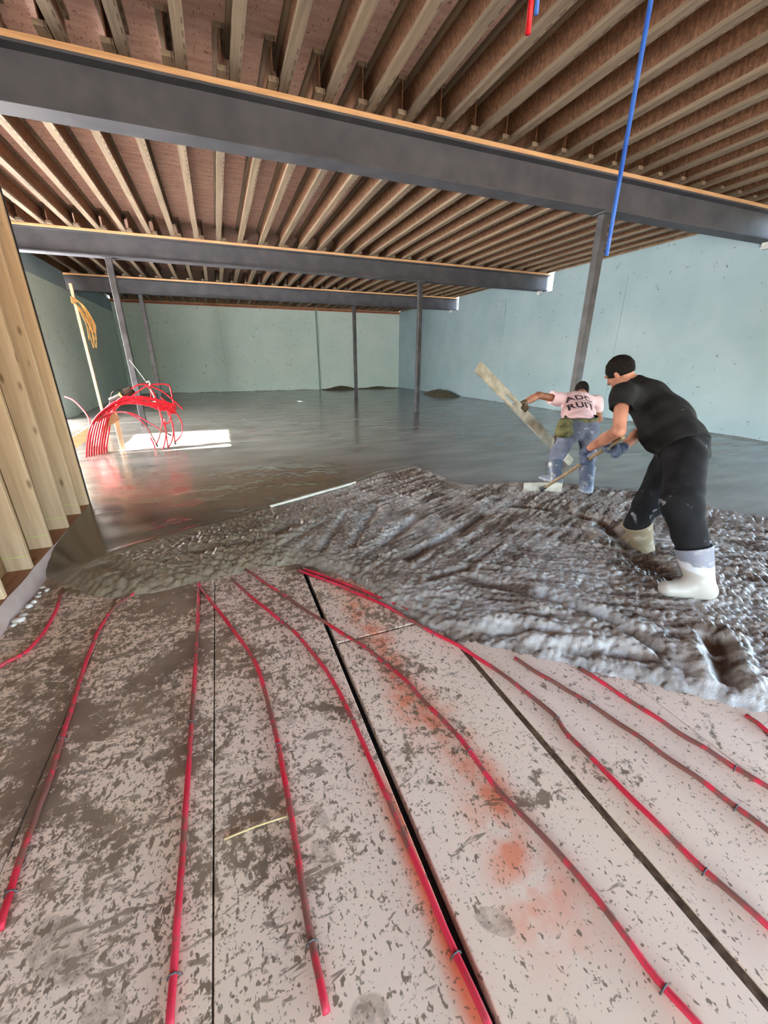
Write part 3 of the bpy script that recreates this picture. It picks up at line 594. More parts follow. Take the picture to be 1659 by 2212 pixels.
# black battery tool and strap lying on the bundle
tl = empty('power_tool', tuple(ony(258, 862, 7.5))); tag(tl, 'black power tool with a yellow stripe lying on the red tube bundle', 'tool')
mk = two('tool_black', srgb(14, 13, 13), srgb(26, 24, 22), 14, .7, spec=.15); my = two('tool_yellow', srgb(110, 100, 24), srgb(124, 112, 34), 9, .6)
q = lambda x, y, Y_=7.5: ony(x, y, Y_)-np.array(tl.location)
MB().cyl(q(240, 868), q(285, 845), .062, .05, 12).build('body', mk, tl, smooth=False); MB().cyl(q(272, 851), q(287, 843), .075, .07, 12).build('chuck', two('tool_brown', srgb(40, 24, 18), srgb(54, 36, 28), 14, .7, spec=.15), tl)
MB().cyl(q(262, 857), q(266, 855), .066, .064, 12).build('stripe', my, tl); MB().obox(q(246, 866), q(242, 886), (1, 0, 0), .05, .035).build('battery', mk, tl, bevel=.008)
MB().tube(catmull([q(240, 862), (q(243, 848)), q(258, 842), q(266, 850)], 6), .01, 6).build('handle', mk, tl, smooth=True)
lt = poly([(140, 857, 7.8), (160, 866, 7.7), (180, 886, 7.6), (192, 905, 7.5), (196, 930, 7.4)])
tag(MB().tube(lt, .0105, 8).build('bundle_tube', M_PEXC, smooth=True), 'single red tube arching from behind the studs to the bundle', 'tube', 'red tubes tied up in the bundle')

# ================================================================ hanging tubes overhead
M_BLUE = two('blue_tube', srgb(44, 92, 190), srgb(66, 118, 214), 8, .35); 
bt, bb = atd(1390, 20, 1.9), atd(1310, 552, 1.9); bx, by = bb[0], bb[1]
tag(MB().tube(catmull([(bx+.02, by+.02, ZJ), (bx+.012, by+.01, 3.1), (bx, by, 2.5), (bx, by, bb[2])], 8), .0095, 8).build('hanging_tube', M_BLUE, smooth=True), 'long blue tube hanging from the ceiling above the workers', 'tube')
r_ = atd(1140, 74, 1.45); tag(MB().tube(catmull([(r_[0], r_[1], ZJ), (r_[0]+.004, r_[1], 3.2), (r_[0], r_[1], r_[2])], 6), .0105, 8).build('hanging_tube', M_PEXC, smooth=True), 'red tube end hanging from the ceiling at the top edge', 'tube')
r_ = atd(1158, 31, 1.5); tag(MB().tube(catmull([(r_[0], r_[1], ZJ), (r_[0]+.004, r_[1], 3.2), (r_[0], r_[1], r_[2])], 6), .008, 8).build('hanging_tube', M_BLUE, smooth=True), 'short blue tube end beside the red one at the top edge', 'tube')

# ================================================================ small things
pA, pB = onz(767, 1043, .012), onz(585, 1094, .008)
pv = empty('pipe', tuple(pB)); tag(pv, 'white plastic pipe lying on the concrete where smooth meets rough', 'pipe')
MB().cyl((0, 0, 0), pA-pB, .014, .014, 14).build('tube', two('white_pvc', srgb(214, 208, 196), srgb(238, 234, 226), 6, .4), pv, smooth=False)
MB().cyl((pA-pB)*.985, (pA-pB)*1.005, .0165, .0165, 14).build('rim', M_STRAP, pv)
a, b = onz(484, 1813, ZC+.006), onz(620, 1763, ZC+.012)
tag(MB().tube(catmull([a, (a+b)/2+np.array([0, 0, .006]), b], 5), .0035, 6).build('stick', two('straw', srgb(206, 178, 120), srgb(226, 202, 150), 20), smooth=True), 'thin straw-coloured stick on the muddy boards', 'stick')
M_PEB = two('pebble', srgb(206, 196, 186), srgb(236, 230, 224), 30, .6)
def blob(name, c, r, m, seed, parent=None, sub=2):
    bm = bmesh.new(); bmesh.ops.create_icosphere(bm, subdivisions=sub, radius=1); r_ = random.Random(seed)
    ph = [r_.uniform(0, 6) for _ in range(6)]
    for v_ in bm.verts:
        k = 1+.18*math.sin(3*v_.co.x+ph[0])+.14*math.sin(4*v_.co.y+ph[1])+.1*math.sin(5*v_.co.z+ph[2]+2*v_.co.x)
        v_.co = Vector((v_.co.x*r[0]*k, v_.co.y*r[1]*k, v_.co.z*r[2]*k))
    me = bpy.data.meshes.new(name); bm.to_mesh(me); bm.free(); me.polygons.foreach_set('use_smooth', [True]*len(me.polygons))
    o = link(name, me, m, parent); o.location = c; return o
for i, (x, y, r) in enumerate([(92, 1270, .012), (102, 1276, .014), (82, 1290, .013), (74, 1302, .017), (63, 1312, .019), (52, 1330, .016), (42, 1342, .024), (86, 1282, .010), (30, 1352, .014)]):
    p = onz(x, y, ZC); tag(blob('pebble', (p[0], p[1], ZC+r*.45), (r*1.3, r, r*.6), M_PEB, i), ORD[(0, 1, 3, 4, 5, 6, 7, 2, 8)[i]]+' white pebble from the concrete edge, along the stud wall foot', 'pebble', 'white pebbles by the stud wall')
M_DIRT = two('dark_dirt', srgb(62, 58, 44), srgb(98, 92, 72), 14, .9, bump=.6)
def heap(p, r, lab, seed):
    n_ = 28; V = []; Fc = []
    gxx, gyy = np.meshgrid(np.linspace(-1, 1, n_), np.linspace(-1, 1, n_), indexing='ij'); rr_ = np.hypot(gxx, gyy)
    hh = np.clip(1-rr_, 0, 1)**.8*(.6+.8*fbm(gxx*2+seed, gyy*2, seed))+.12*np.clip(1-rr_, 0, 1)*(vn(gxx*9, gyy*9, seed)-.5)-.03
    V = np.stack([gxx*r[0], gyy*r[1], hh*r[2]], -1).reshape(-1, 3); ii = np.arange(n_*n_).reshape(n_, n_)
    o = link('dirt_heap', mesh('dirt_heap', V, np.stack([ii[:-1, :-1], ii[1:, :-1], ii[1:, 1:], ii[:-1, 1:]], -1).reshape(-1, 4), True), M_DIRT); o.location = p
    return tag(o, lab, 'dirt', 'dirt heaps along the walls')
heap((5.6, YB-.44, 0), (1.0, .40, .22), 'low heap of dark dirt against the back wall', 3); heap((7.6, YB-.31, 0), (1.3, .28, .12), 'thin ridge of dirt in the back right corner', 5)
heap((XR-.45, 14.9, 0), (.42, 1.3, .30), 'mound of grey dirt against the right wall', 8)

# ================================================================ PEOPLE: smooth-blended body solids meshed by surface nets
def N(v): v = np.array(v, float); return v/np.linalg.norm(v)
class SDF:
    def __init__(s, h, k=.03): s.h = h; s.k = k; s.ops = []
    def cap(s, a, b, ra, rb=None, k=None, axis=None, wide=1.0, sub=False):     # tapered limb; wide > 1 flattens it into an oval broad along axis
        s.ops.append(('c', np.array(a, float), np.array(b, float), ra, ra if rb is None else rb, s.k if k is None else k, axis, wide, sub)); return s
    def ell(s, c, r, R=None, k=None, sub=False): s.ops.append(('e', np.array(c, float), np.array(r, float), np.eye(3) if R is None else np.array(R, float), s.k if k is None else k, sub)); return s
    def cut(s, p, n): s.ops.append(('p', np.array(p, float), N(n))); return s      # removes what lies on the n side
    def mesh(s, name, wrinkle=0, wf=30):
        lo, hi = np.full(3, 1e9), np.full(3, -1e9)
        for o in s.ops:
            if o[0] == 'c' and not o[8]:
                m_ = max(o[3], o[4])*max(o[7], 1)+.03; lo = np.minimum(lo, np.minimum(o[1], o[2])-m_); hi = np.maximum(hi, np.maximum(o[1], o[2])+m_)
            if o[0] == 'e' and not o[5]: m_ = o[2].max()+.03; lo = np.minimum(lo, o[1]-m_); hi = np.maximum(hi, o[1]+m_)
        h = s.h; n = np.ceil((hi-lo)/h).astype(int)+1; D = np.full(n, .2)
        ax = [lo[i]+h*np.arange(n[i]) for i in range(3)]
        for o in s.ops:
            if o[0] == 'p':
                d = (ax[0][:, None, None]-o[1][0])*o[2][0]+(ax[1][None, :, None]-o[1][1])*o[2][1]+(ax[2][None, None, :]-o[1][2])*o[2][2]; D = np.maximum(D, d); continue
            if o[0] == 'c': m_ = max(o[3], o[4])*max(o[7], 1)+.08; bl, bh = np.minimum(o[1], o[2])-m_, np.maximum(o[1], o[2])+m_
            else: m_ = o[2].max()+.08; bl, bh = o[1]-m_, o[1]+m_
            i0 = np.clip(((bl-lo)/h).astype(int), 0, n); i1 = np.clip(((bh-lo)/h).astype(int)+2, 0, n)
            if (i1 <= i0).any(): continue
            sl_ = tuple(slice(a, b) for a, b in zip(i0, i1)); g_ = np.stack(np.meshgrid(*[ax[i][sl_[i]] for i in range(3)], indexing='ij'), -1)
            if o[0] == 'c':
                _, a, b, ra, rb, k, axis, wide, sub = o; e = b-a; q_ = g_-a; tt = np.clip(q_@e/max(e@e, 1e-9), 0, 1); v_ = q_-tt[..., None]*e
                if axis is not None: al = N(axis); v_ = v_-(1-1/wide)*(v_@al)[..., None]*al
                d = np.linalg.norm(v_, axis=-1)-(ra+(rb-ra)*tt)
            else:
                _, c, r, R, k, sub = o; q_ = (g_-c)@R; k0 = np.linalg.norm(q_/r, axis=-1); k1 = np.linalg.norm(q_/r**2, axis=-1); d = k0*(k0-1)/np.maximum(k1, 1e-6)
            cur = D[sl_]
            if sub: hh = np.clip(.5-.5*(cur+d)/k, 0, 1); D[sl_] = cur*(1-hh)+(-d)*hh+k*hh*(1-hh)
            else: hh = np.clip(.5+.5*(cur-d)/k, 0, 1); D[sl_] = cur*(1-hh)+d*hh-k*hh*(1-hh)
        if wrinkle:
            a, b, c = ax[0][:, None, None], ax[1][None, :, None], ax[2][None, None, :]
            D = D+wrinkle*(np.sin(wf*(c+.5*a)+4*np.sin(9*b+3*a))*np.sin(wf*.6*(b-a)+3*np.sin(8*c))+.5*np.sin(wf*1.7*c+5*np.sin(7*a+5*b)))
        # naive surface nets
        ins = D < 0; nx_, ny_, nz_ = D.shape; C8 = [ins[i:nx_-1+i, j:ny_-1+j, l:nz_-1+l] for i in (0, 1) for j in (0, 1) for l in (0, 1)]
        cnt = sum(c.astype(np.int8) for c in C8); act = (cnt > 0) & (cnt < 8); ci = np.argwhere(act); vid = np.full(act.shape, -1); vid[act] = np.arange(len(ci))
        pos = np.zeros((len(ci), 3)); w_ = np.zeros(len(ci))
        for axi in range(3):
            for i in (0, 1):
                for j in (0, 1):
                    oa = np.zeros(3, int); oa[(axi+1) % 3] = i; oa[(axi+2) % 3] = j; ob = oa.copy(); ob[axi] = 1
                    A = D[tuple((ci+oa).T)]; B = D[tuple((ci+ob).T)]; cr = (A < 0) != (B < 0); tt = np.where(cr, A/np.where(cr, A-B, 1), 0)
                    pos[cr] += (oa+(ob-oa)*tt[:, None])[cr]; w_[cr] += 1
        V = lo+h*(ci+pos/w_[:, None]); quads = []
        for axi in range(3):
            u_, v_ = (axi+1) % 3, (axi+2) % 3; sA = [slice(None)]*3; sB = [slice(None)]*3; sA[axi] = slice(0, -1); sB[axi] = slice(1, None)
            A, B = ins[tuple(sA)], ins[tuple(sB)]; E_ = np.argwhere(A != B); ok = (E_[:, u_] > 0) & (E_[:, v_] > 0) & (E_[:, u_] < D.shape[u_]-1) & (E_[:, v_] < D.shape[v_]-1); E_ = E_[ok]
            fl_ = A[tuple(E_.T)]; cs = []
            for du, dv in ((-1, -1), (0, -1), (0, 0), (-1, 0)): c_ = E_.copy(); c_[:, u_] += du; c_[:, v_] += dv; cs.append(vid[tuple(c_.T)])
            Q = np.stack(cs, -1); Q[~fl_] = Q[~fl_][:, ::-1]; quads.append(Q)
        return mesh(name, V, np.concatenate(quads), True)
    def build(s, name, m, parent=None, **kw): return link(name, s.mesh(name, **kw), m, parent)
def lerp(a, b, t_): return np.array(a)+(np.array(b)-np.array(a))*t_
def hand(sd, c, axis, n, tdir, rh, sc=1.0, thumb=1):
    # fist closed round a bar: c point on bar axis, axis bar direction, n from bar to palm, fingers wrap toward tdir
    a = N(axis); n = np.array(n, float); n = N(n-a*(n@a)); t_ = np.cross(a, n); t_ = t_*np.sign(t_@np.array(tdir, float)+1e-9)
    rf = .0088*sc; pc = c+n*(rh+.016*sc)
    for o_ in (-.03, -.01, .01, .03): sd.cap(pc+a*o_*sc-t_*.045*sc, pc+a*o_*sc*1.08+t_*.018*sc, .0145*sc, .0125*sc, k=.012)
    L = (.92, 1.0, .96, .8)
    for i, o_ in enumerate((.033, .0115, -.0115, -.033)):
        R_ = rh+rf*1.02; base = pc+a*o_*sc*1.08+t_*.02*sc
        pts = [base]+[c+a*(o_*sc*1.05)+(n*math.cos(q_)+t_*math.sin(q_))*R_ for q_ in (math.radians(72), math.radians(72+72*L[i]), math.radians(72+140*L[i]))]
        for j in range(3): sd.cap(pts[j], pts[j+1], rf*(1.12-.1*j), rf*(1.02-.1*j), k=.004)
    th0 = pc+a*thumb*.03*sc-t_*.03*sc; R_ = rh+rf*1.15
    p1 = c+a*thumb*.052*sc+(n*math.cos(-1.25)+t_*math.sin(-1.25))*(R_+.006); p2 = c+a*thumb*.047*sc+(n*math.cos(-2.2)+t_*math.sin(-2.2))*R_; p3 = c+a*thumb*.040*sc+(n*math.cos(-2.9)+t_*math.sin(-2.9))*R_
    sd.cap(th0, p1, .0135*sc, .0108*sc, k=.008).cap(p1, p2, .0108*sc, .0098*sc, k=.004).cap(p2, p3, .0098*sc, .008*sc, k=.004)
    return pc-t_*.062*sc                                                          # wrist
def head(sd, c, face, upv, sc=1.0):
    f_ = N(face); u_ = N(np.array(upv, float)-f_*(np.array(upv)@f_)); l_ = np.cross(u_, f_); R = np.stack([f_, l_, u_], 1)
    P = lambda a, b, d: c+(f_*a+l_*b+u_*d)*sc
    sd.ell(P(-.012, 0, .028), np.array([.098, .076, .095])*sc, R, k=.02).ell(P(.025, 0, -.045), np.array([.066, .06, .075])*sc, R, k=.03)
    sd.cap(P(.07, 0, -.098), P(.045, 0, -.10), .022*sc, .03*sc, k=.02)                                    # chin
    sd.cap(P(.09, 0, .012), P(.108, 0, -.026), .009*sc, .015*sc, k=.012)                                  # nose
    for e in (-1, 1):
        sd.cap(P(.082, e*.05, .03), P(.09, e*.015, .028), .010*sc, .010*sc, k=.014)                       # brow
        sd.ell(P(.086, e*.031, .008), np.array([.014, .017, .013])*sc, R, k=.006, sub=True).ell(P(.078, e*.031, .008), np.array([.012, .012, .011])*sc, R, k=.003)
        sd.ell(P(-.008, e*.079, -.006), np.array([.018, .008, .029])*sc, R, k=.006).ell(P(-.004, e*.088, -.004), np.array([.009, .006, .015])*sc, R, k=.005, sub=True)   # ear
        sd.cap(P(.06, e*.045, -.025), P(.045, e*.05, -.05), .016*sc, .014*sc, k=.02)                      # cheek
    sd.cap(P(.092, -.018, -.058), P(.092, .018, -.058), .0085*sc, k=.008).cap(P(.090, -.016, -.071), P(.090, .016, -.071), .009*sc, k=.008)   # lips
    return R
def hair(c, face, upv, sc, m, parent, h=.006, low=-.02, cap=False):
    f_ = N(face); u_ = N(np.array(upv, float)-f_*(np.array(upv)@f_)); l_ = np.cross(u_, f_); R = np.stack([f_, l_, u_], 1)
    sd = SDF(h, .02); sd.ell(c+(f_*-.014+u_*.031)*sc, np.array([.104, .0815, .101])*sc, R).cut(c+(u_*low+f_*.0)*sc, -u_+f_*.25).cut(c+f_*.068*sc, f_*1.0-u_*.55)
    return sd.build('hair', m, parent, wrinkle=.0012, wf=120)
M_SKIN = two('skin', srgb(176, 118, 96), srgb(206, 146, 122), 9, .5, coord='World', spec=.4)
M_SKIN2 = two('skin_tan', srgb(150, 98, 76), srgb(182, 124, 98), 9, .5, coord='World', spec=.4)
def cloth(name, c1, c2, splat, amt, scale=16, rough=.85):
    t = NT(name, rough, 0, .2); v = t.coord('World'); c = t.ramp(t.noise(v, 6, 5), .3, .7, c1, c2)
    d = t.math('MULTIPLY', t.ramp(t.noise(v, scale, 4, .6, .5), amt, amt+.05), t.ramp(t.noise(v, 2.2, 2), .38, .6)); c = t.mix(d, c, splat); t.col(c).bump(t.noise(v, 90, 3), .2, .002); return t.m
M_SHIRT1 = cloth('black_tshirt', srgb(26, 25, 26), srgb(36, 35, 36), srgb(150, 146, 140), .71, 30)
M_PANT1 = cloth('black_trousers', srgb(24, 24, 27), srgb(36, 36, 40), srgb(150, 150, 158), .60, 13)
M_SHIRT2 = cloth('pink_tshirt', srgb(222, 182, 184), srgb(238, 204, 208), srgb(190, 150, 140), .72)
M_PANT2 = cloth('grey_blue_trousers', srgb(86, 88, 104), srgb(120, 124, 142), srgb(196, 200, 214), .60, 9)
M_GLOVE = two('blue_glove', srgb(58, 70, 98), srgb(98, 108, 130), 30, .7, coord='World'); M_GLOVE2 = two('brown_glove', srgb(70, 54, 40), srgb(110, 92, 70), 30, .7, coord='World')
M_HAIR = two('dark_hair', srgb(17, 14, 14), srgb(32, 27, 25), 90, .85, coord='World', spec=.15)
def m_boot(name, up_c, mid_c, low_c, zt):
    t = NT(name, .45, 0, .5); v = t.coord('Object'); sp = t.n('ShaderNodeSeparateXYZ'); t.l(v, sp.inputs[0]); zz = t.math('ADD', sp.outputs[2], t.math('MULTIPLY', t.math('SUBTRACT', t.noise(v, 9, 4), .5), .09))
    c = t.mix(t.ramp(zz, zt, zt+.012), low_c, mid_c); c = t.mix(t.ramp(zz, zt+.045, zt+.055), c, up_c)
    c = t.mix(t.ramp(t.noise(v, 14, 5), .55, .72, (0, 0, 0, 1), (.75, .75, .75, 1)), c, srgb(206, 202, 196)); t.col(c); return t.m
def boot(name, ankle, foot_dir, top, r_top, m, parent, h=.006, length=.30, zsole=0.0):
    f_ = N((foot_dir[0], foot_dir[1], 0)); l_ = np.array([-f_[1], f_[0], 0]); a = np.array([ankle[0], ankle[1], zsole]); top = np.array(top, float)
    o = empty(name, tuple(a)) if False else None
    sd = SDF(h, .03)
    an_ = np.array([0, 0, .075])-f_*.015; ax_ = N(top-a-an_)
    sd.cap(an_, top-a, .068, r_top, k=.02).cap(top-a, top-a+ax_*.06, r_top, r_top, k=.005).cap(f_*-.05+np.array([0, 0, .05]), f_*(length-.13)+np.array([0, 0, .040]), .050, .046, axis=l_, wide=1.15, k=.04)
    sd.cap(np.array([0, 0, .10]), f_*.09+np.array([0, 0, .055]), .058, .046, k=.03)
    sd.cap(top-a-ax_*.02, top-a+ax_*.2, r_top-.012, r_top-.010, k=.004, sub=True)
    sd.cut(top-a, ax_).cut((0, 0, 0), (0, 0, -1)); o = sd.build(name, m, parent); o.location = a; return o

def person(o, J, h, skin, hs=1.0):
    """one continuous body mesh over the joints in J"""
    b = SDF(h, .04); L = N(J['Lsh']-J['Rsh'])
    b.cap(J['pel'], J['mid'], .105*hs, .105*hs, axis=L, wide=1.35).cap(J['mid'], J['chest'], .105*hs, .115*hs, axis=L, wide=1.4).cap(J['Lsh'], J['Rsh'], .055*hs)
    b.cap(J['neck'], J['head']+(J['neck']-J['head'])*.25, .055*hs, .052*hs)
    for s_ in 'LR':
        b.cap(J[s_+'sh'], J[s_+'el'], .050*hs, .041*hs, k=.03).cap(J[s_+'el'], lerp(J[s_+'el'], J[s_+'wr'], .35), .041*hs, .042*hs, k=.02).cap(lerp(J[s_+'el'], J[s_+'wr'], .35), J[s_+'wr'], .042*hs, .028*hs, k=.02)
        b.cap(J[s_+'hip'], J[s_+'kn'], .078*hs, .055*hs).cap(J[s_+'kn'], J[s_+'bt'], .055*hs, .045*hs).cap(J[s_+'bt'], J[s_+'an'], .045*hs, .040*hs)
    b.ell(J['wrL_hand'], (.03, .03, .03), k=.02) if 'wrL_hand' in J else None
    head(b, J['head'], J['face'], J['hup'], hs*1.0)
    return b
G1 = {}
# ---- worker in black raking
J = dict(pel=atd(1476, 962, 2.70), mid=atd(1436, 905, 2.83), chest=atd(1396, 862, 2.93), Lsh=atd(1345, 853, 2.77), Rsh=atd(1412, 850, 3.02), neck=atd(1372, 830, 2.97), head=atd(1340, 806, 3.02),
         Lel=atd(1337, 930, 2.70), Rel=atd(1392, 925, 3.06), Lhip=atd(1482, 990, 2.58), Rhip=atd(1456, 985, 2.80), Lkn=atd(1473, 1090, 2.44), Rkn=atd(1404, 1085, 2.95), Lan=None, Ran=None)
J['face'] = -rt*.46+fw*.84+np.array([0, 0, -.30]); J['hup'] = np.array([0, 0, 1])-rt*.25
FL = np.array([2.56, 1.22, .0]); FR = np.array([2.90, 1.83, .0]); zL, zR = hz(*FL[:2])-.02, hz(*FR[:2])-.075
ltop = atd(1497, 1181, 2.40); rtop = atd(1376, 1128, 2.96)
J['Lbt'] = ltop; J['Rbt'] = rtop; J['Lan'] = np.array([FL[0], FL[1], zL+.09]); J['Ran'] = np.array([FR[0], FR[1], zR+.09])
# the rake: head on the ground, shaft through both fists
RH = onz(1172, 1056, .03); RE = atd(1336, 951, 2.86); hdir = N(RE-RH)
tL = lerp(RH, RE, .60); tL = min([lerp(RH, RE, k) for k in np.linspace(.3, .95, 60)], key=lambda p: abs((CX+F*((p-CAM)@rt)/((p-CAM)@fw))-1268))
tR = min([lerp(RH, RE, k) for k in np.linspace(.3, 1, 80)], key=lambda p: abs((CX+F*((p-CAM)@rt)/((p-CAM)@fw))-1320))
rake = empty('concrete_rake', tuple(RH)); tag(rake, 'long-handled concrete rake with a wide pale blade held by the worker in black', 'rake')
M_HANDLE = lumber('rake_handle', srgb(140, 122, 98), srgb(172, 150, 122), 2, False)
MB().cyl(np.zeros(3)+hdir*.02, RE+hdir*.06-RH, .0155, .0155, 12).build('handle', M_HANDLE, rake, smooth=False)
sd_ = N(np.cross(hdir, (0, 0, 1))); M_BLADE = two('cement_blade', srgb(186, 178, 162), srgb(214, 208, 196), 12, .6)
bn_ = N(np.cross(sd_, hdir))
nb_ = 9; V = []
for i in range(nb_):
    x_ = -.21+.42*i/(nb_-1); bow = .03*(1-(x_/.21)**2)
    for zz_, off in ((-.05, .0), (.065, .012)): V += [tuple(sd_*x_+np.array([0, 0, zz_])-hdir*np.array([1, 1, 0])*(bow+off)*.8), tuple(sd_*x_+np.array([0, 0, zz_])-hdir*np.array([1, 1, 0])*((bow+off)*.8-.006))]
Fc = []
for i in range(nb_-1):
    a_, b_ = i*4, (i+1)*4; Fc += [[a_, b_, b_+2, a_+2], [a_+1, a_+3, b_+3, b_+1], [a_+2, b_+2, b_+3, a_+3], [a_, a_+1, b_+1, b_]]
Fc += [[0, 2, 3, 1], [(nb_-1)*4, (nb_-1)*4+1, (nb_-1)*4+3, (nb_-1)*4+2]]
link('blade', mesh('blade', V, Fc), M_BLADE, rake)
MB().cyl(np.zeros(3)-hdir*.02, hdir*.10, .024, .02, 12).build('socket', M_STEELC, rake)
p1 = empty('person', (float((FL+FR)[0]/2), float((FL+FR)[1]/2), 0)); tag(p1, 'bent worker in black t-shirt, black trousers and cement-caked boots pulling a rake', 'person')
INV1 = Matrix.Translation(-Vector(p1.location))
def adopt(o, p): o.parent = p; o.matrix_parent_inverse = Matrix.Translation(-Vector(p.location)); return o
gl = SDF(.0045, .01); wL = hand(gl, tL, hdir, (J['Lel']-tL)*np.array([1, 1, 1.0]), -fw+rt*.2, .0155, 1.12, thumb=-1); J['Lwr'] = lerp(wL, J['Lel'], .06)
gl.cap(wL, lerp(wL, J['Lel'], .22), .031, .037, k=.02); adopt(gl.build('glove', M_GLOVE), p1)
gl = SDF(.0045, .01); wR = hand(gl, tR, hdir, (J['Rel']-tR)*.5+np.array([0, 0, -.1]), fw, .0155, 1.12, thumb=-1); J['Rwr'] = lerp(wR, J['Rel'], .06)
gl.cap(wR, lerp(wR, J['Rel'], .26), .031, .037, k=.02); adopt(gl.build('glove', M_GLOVE), p1)
b = person(None, J, .0085, M_SKIN); bo = adopt(b.build('body', M_SKIN), p1)
adopt(hair(J['head'], J['face'], J['hup'], 1.0, M_HAIR, None), p1)
Lx = N(J['Lsh']-J['Rsh'])
sh = SDF(.008, .05)
sh.cap(J['pel']+(J['mid']-J['pel'])*.05, J['mid'], .150, .150, axis=Lx, wide=1.22).cap(J['mid'], J['chest'], .152, .138, axis=Lx, wide=1.30).cap(J['Lsh'], J['Rsh'], .080, .080).cap(J['chest'], J['neck'], .10, .068)
bel = J['mid']+N(np.cross(Lx, J['chest']-J['pel']))*0; fwd1 = N(np.array([-rt[0]*.77+fw[0]*.6, -rt[1]*.77+fw[1]*.6, 0]))
sh.ell(lerp(J['pel'], J['mid'], .55)+fwd1*.06-np.array([0, 0, .05]), (.13, .13, .12), k=.06)                                    # belly hanging forward
slv = SDF(.008, .05)
for s_, tt in (('L', .60), ('R', .60)):
    e_ = lerp(J[s_+'sh'], J[s_+'el'], tt); sh.cap(J[s_+'sh'], e_+N(e_-J[s_+'sh'])*.05, .076, .070, k=.035)
for s_, tt in (('L', .60), ('R', .60)):
    e_ = lerp(J[s_+'sh'], J[s_+'el'], tt); d_ = N(J[s_+'el']-J[s_+'sh']); sh.cap(e_, e_+d_*.14, .09, .10, k=.002, sub=True)
sh.cap(J['neck']+N(J['head']-J['neck'])*.035, J['head'], .056, .07, k=.004, sub=True)
hemn = N(J['pel']-J['mid']); sh.cut(J['pel']+hemn*.03, hemn)
adopt(sh.build('t_shirt', M_SHIRT1, wrinkle=.0035, wf=34), p1)
tr = SDF(.008, .05)
tr.cap(J['pel'], lerp(J['pel'], J['mid'], .25), .13, .128, axis=Lx, wide=1.2).cap(lerp(J['Lhip'], J['Rhip'], .1)+np.array([0, 0, .0]), lerp(J['Lhip'], J['Rhip'], .9), .115)
tr.cap(J['Lhip'], J['Lkn'], .115, .106, k=.04).cap(J['Lkn'], ltop+np.array([0, 0, -.01]), .106, .086, k=.04).cap(J['Rhip'], J['Rkn'], .115, .100, k=.04).cap(J['Rkn'], rtop+np.array([0, 0, -.01]), .100, .084, k=.04)
tr.ell(J['pel']-fwd1*.03-np.array([0, 0, .05]), (.13, .13, .13), k=.05)
adopt(tr.build('trousers', M_PANT1, wrinkle=.0045, wf=26), p1)
M_BOOT1 = m_boot('caked_boot', srgb(134, 136, 150), srgb(214, 216, 222), srgb(186, 180, 172), .175); M_BOOT1b = m_boot('muddy_boot', srgb(128, 120, 112), srgb(140, 130, 116), srgb(150, 136, 112), .30)
adopt(boot('boot', FL, (-.80, .50), ltop, .100, M_BOOT1, None, zsole=zL), p1); adopt(boot('boot', FR, (.30, .93), rtop, .100, M_BOOT1b, None, zsole=zR), p1)

# ---- worker in pink with the screed board
D2 = 4.62
J = dict(pel=atd(1253, 922, 4.66), mid=atd(1250, 893, 4.82), chest=atd(1248, 868, 4.98), Lsh=atd(1206, 862, 4.95), Rsh=atd(1287, 868, 5.05), neck=atd(1254, 856, 5.10), head=atd(1257, 846, 5.26),
         Lel=atd(1163, 854, 4.88), Rel=atd(1294, 905, 5.25), Lhip=atd(1233, 932, 4.64), Rhip=atd(1272, 932, 4.68), Lkn=atd(1207, 976, 4.74), Rkn=atd(1270, 985, 4.66))
J['face'] = fw*.75+np.array([0, 0, -.55])+rt*.1; J['hup'] = np.array([0, 0, 1.0])+fw*.6
FL = np.append(onz(1197, 1040, 0)[:2], 0); FR = np.append(onz(1266, 1058, 0)[:2], 0); zL, zR = hz(*FL[:2])-.05, hz(*FR[:2])-.05
ltop = atd(1198, 998, 4.74); rtop = atd(1269, 1012, 4.60)
J['Lbt'] = ltop; J['Rbt'] = rtop; J['Lan'] = np.array([FL[0], FL[1], zL+.09]); J['Ran'] = np.array([FR[0], FR[1], zR+.09])
# screed board
SB = onz(1233, 1000, .02); SHd = atd(1126, 889, 4.74); sdir = N(SHd-SB); ST = min([SB+sdir*k for k in np.linspace(.8, 2.2, 200)], key=lambda p: abs((CX+F*((p-CAM)@rt)/((p-CAM)@fw))-1018))
flat = N(np.cross(sdir, fw)); M_SCREED = two('cement_grey_wood', srgb(140, 132, 116), srgb(178, 168, 150), 9, .7, coord='World'); n_s = N(np.cross(sdir, flat))
scr = empty('screed_board', tuple(SB)); tag(scr, 'long grey screed board with a slot, tilted up by the worker in pink', 'board')
Lb = np.linalg.norm(ST-SB); h1, h2 = Lb*.66, Lb*.76; o0 = np.zeros(3); wdt = .060
bmx = MB(); e_ = lambda k, a: sdir*k+flat*a
bmx.obox(e_(0, 0), e_(h1, 0), flat, wdt, .016).obox(e_(h2, 0), e_(Lb, 0), flat, wdt, .016).obox(e_(h1, .040), e_(h2, .040), flat, .020, .016).obox(e_(h1, -.040), e_(h2, -.040), flat, .020, .016)
bmx.build('plank', M_SCREED, scr)
p2 = empty('person', (float((FL+FR)[0]/2), float((FL+FR)[1]/2), 0)); tag(p2, 'worker in pink t-shirt and grey trousers bending away, holding the screed board', 'person')
gl = SDF(.0045, .01); edge = SHd+flat*(.05 if flat[2] > 0 else -.05); wL = hand(gl, edge, sdir, (J['Lel']-edge)*.6+np.array([0, 0, .12]), -fw, .026, 1.12, thumb=1); J['Lwr'] = lerp(wL, J['Lel'], .06)
gl.cap(wL, lerp(wL, J['Lel'], .25), .031, .036, k=.02); adopt(gl.build('glove', M_GLOVE2), p2)
RHp = SB+sdir*Lb*.22+flat*(.05 if flat[2] > 0 else -.05)
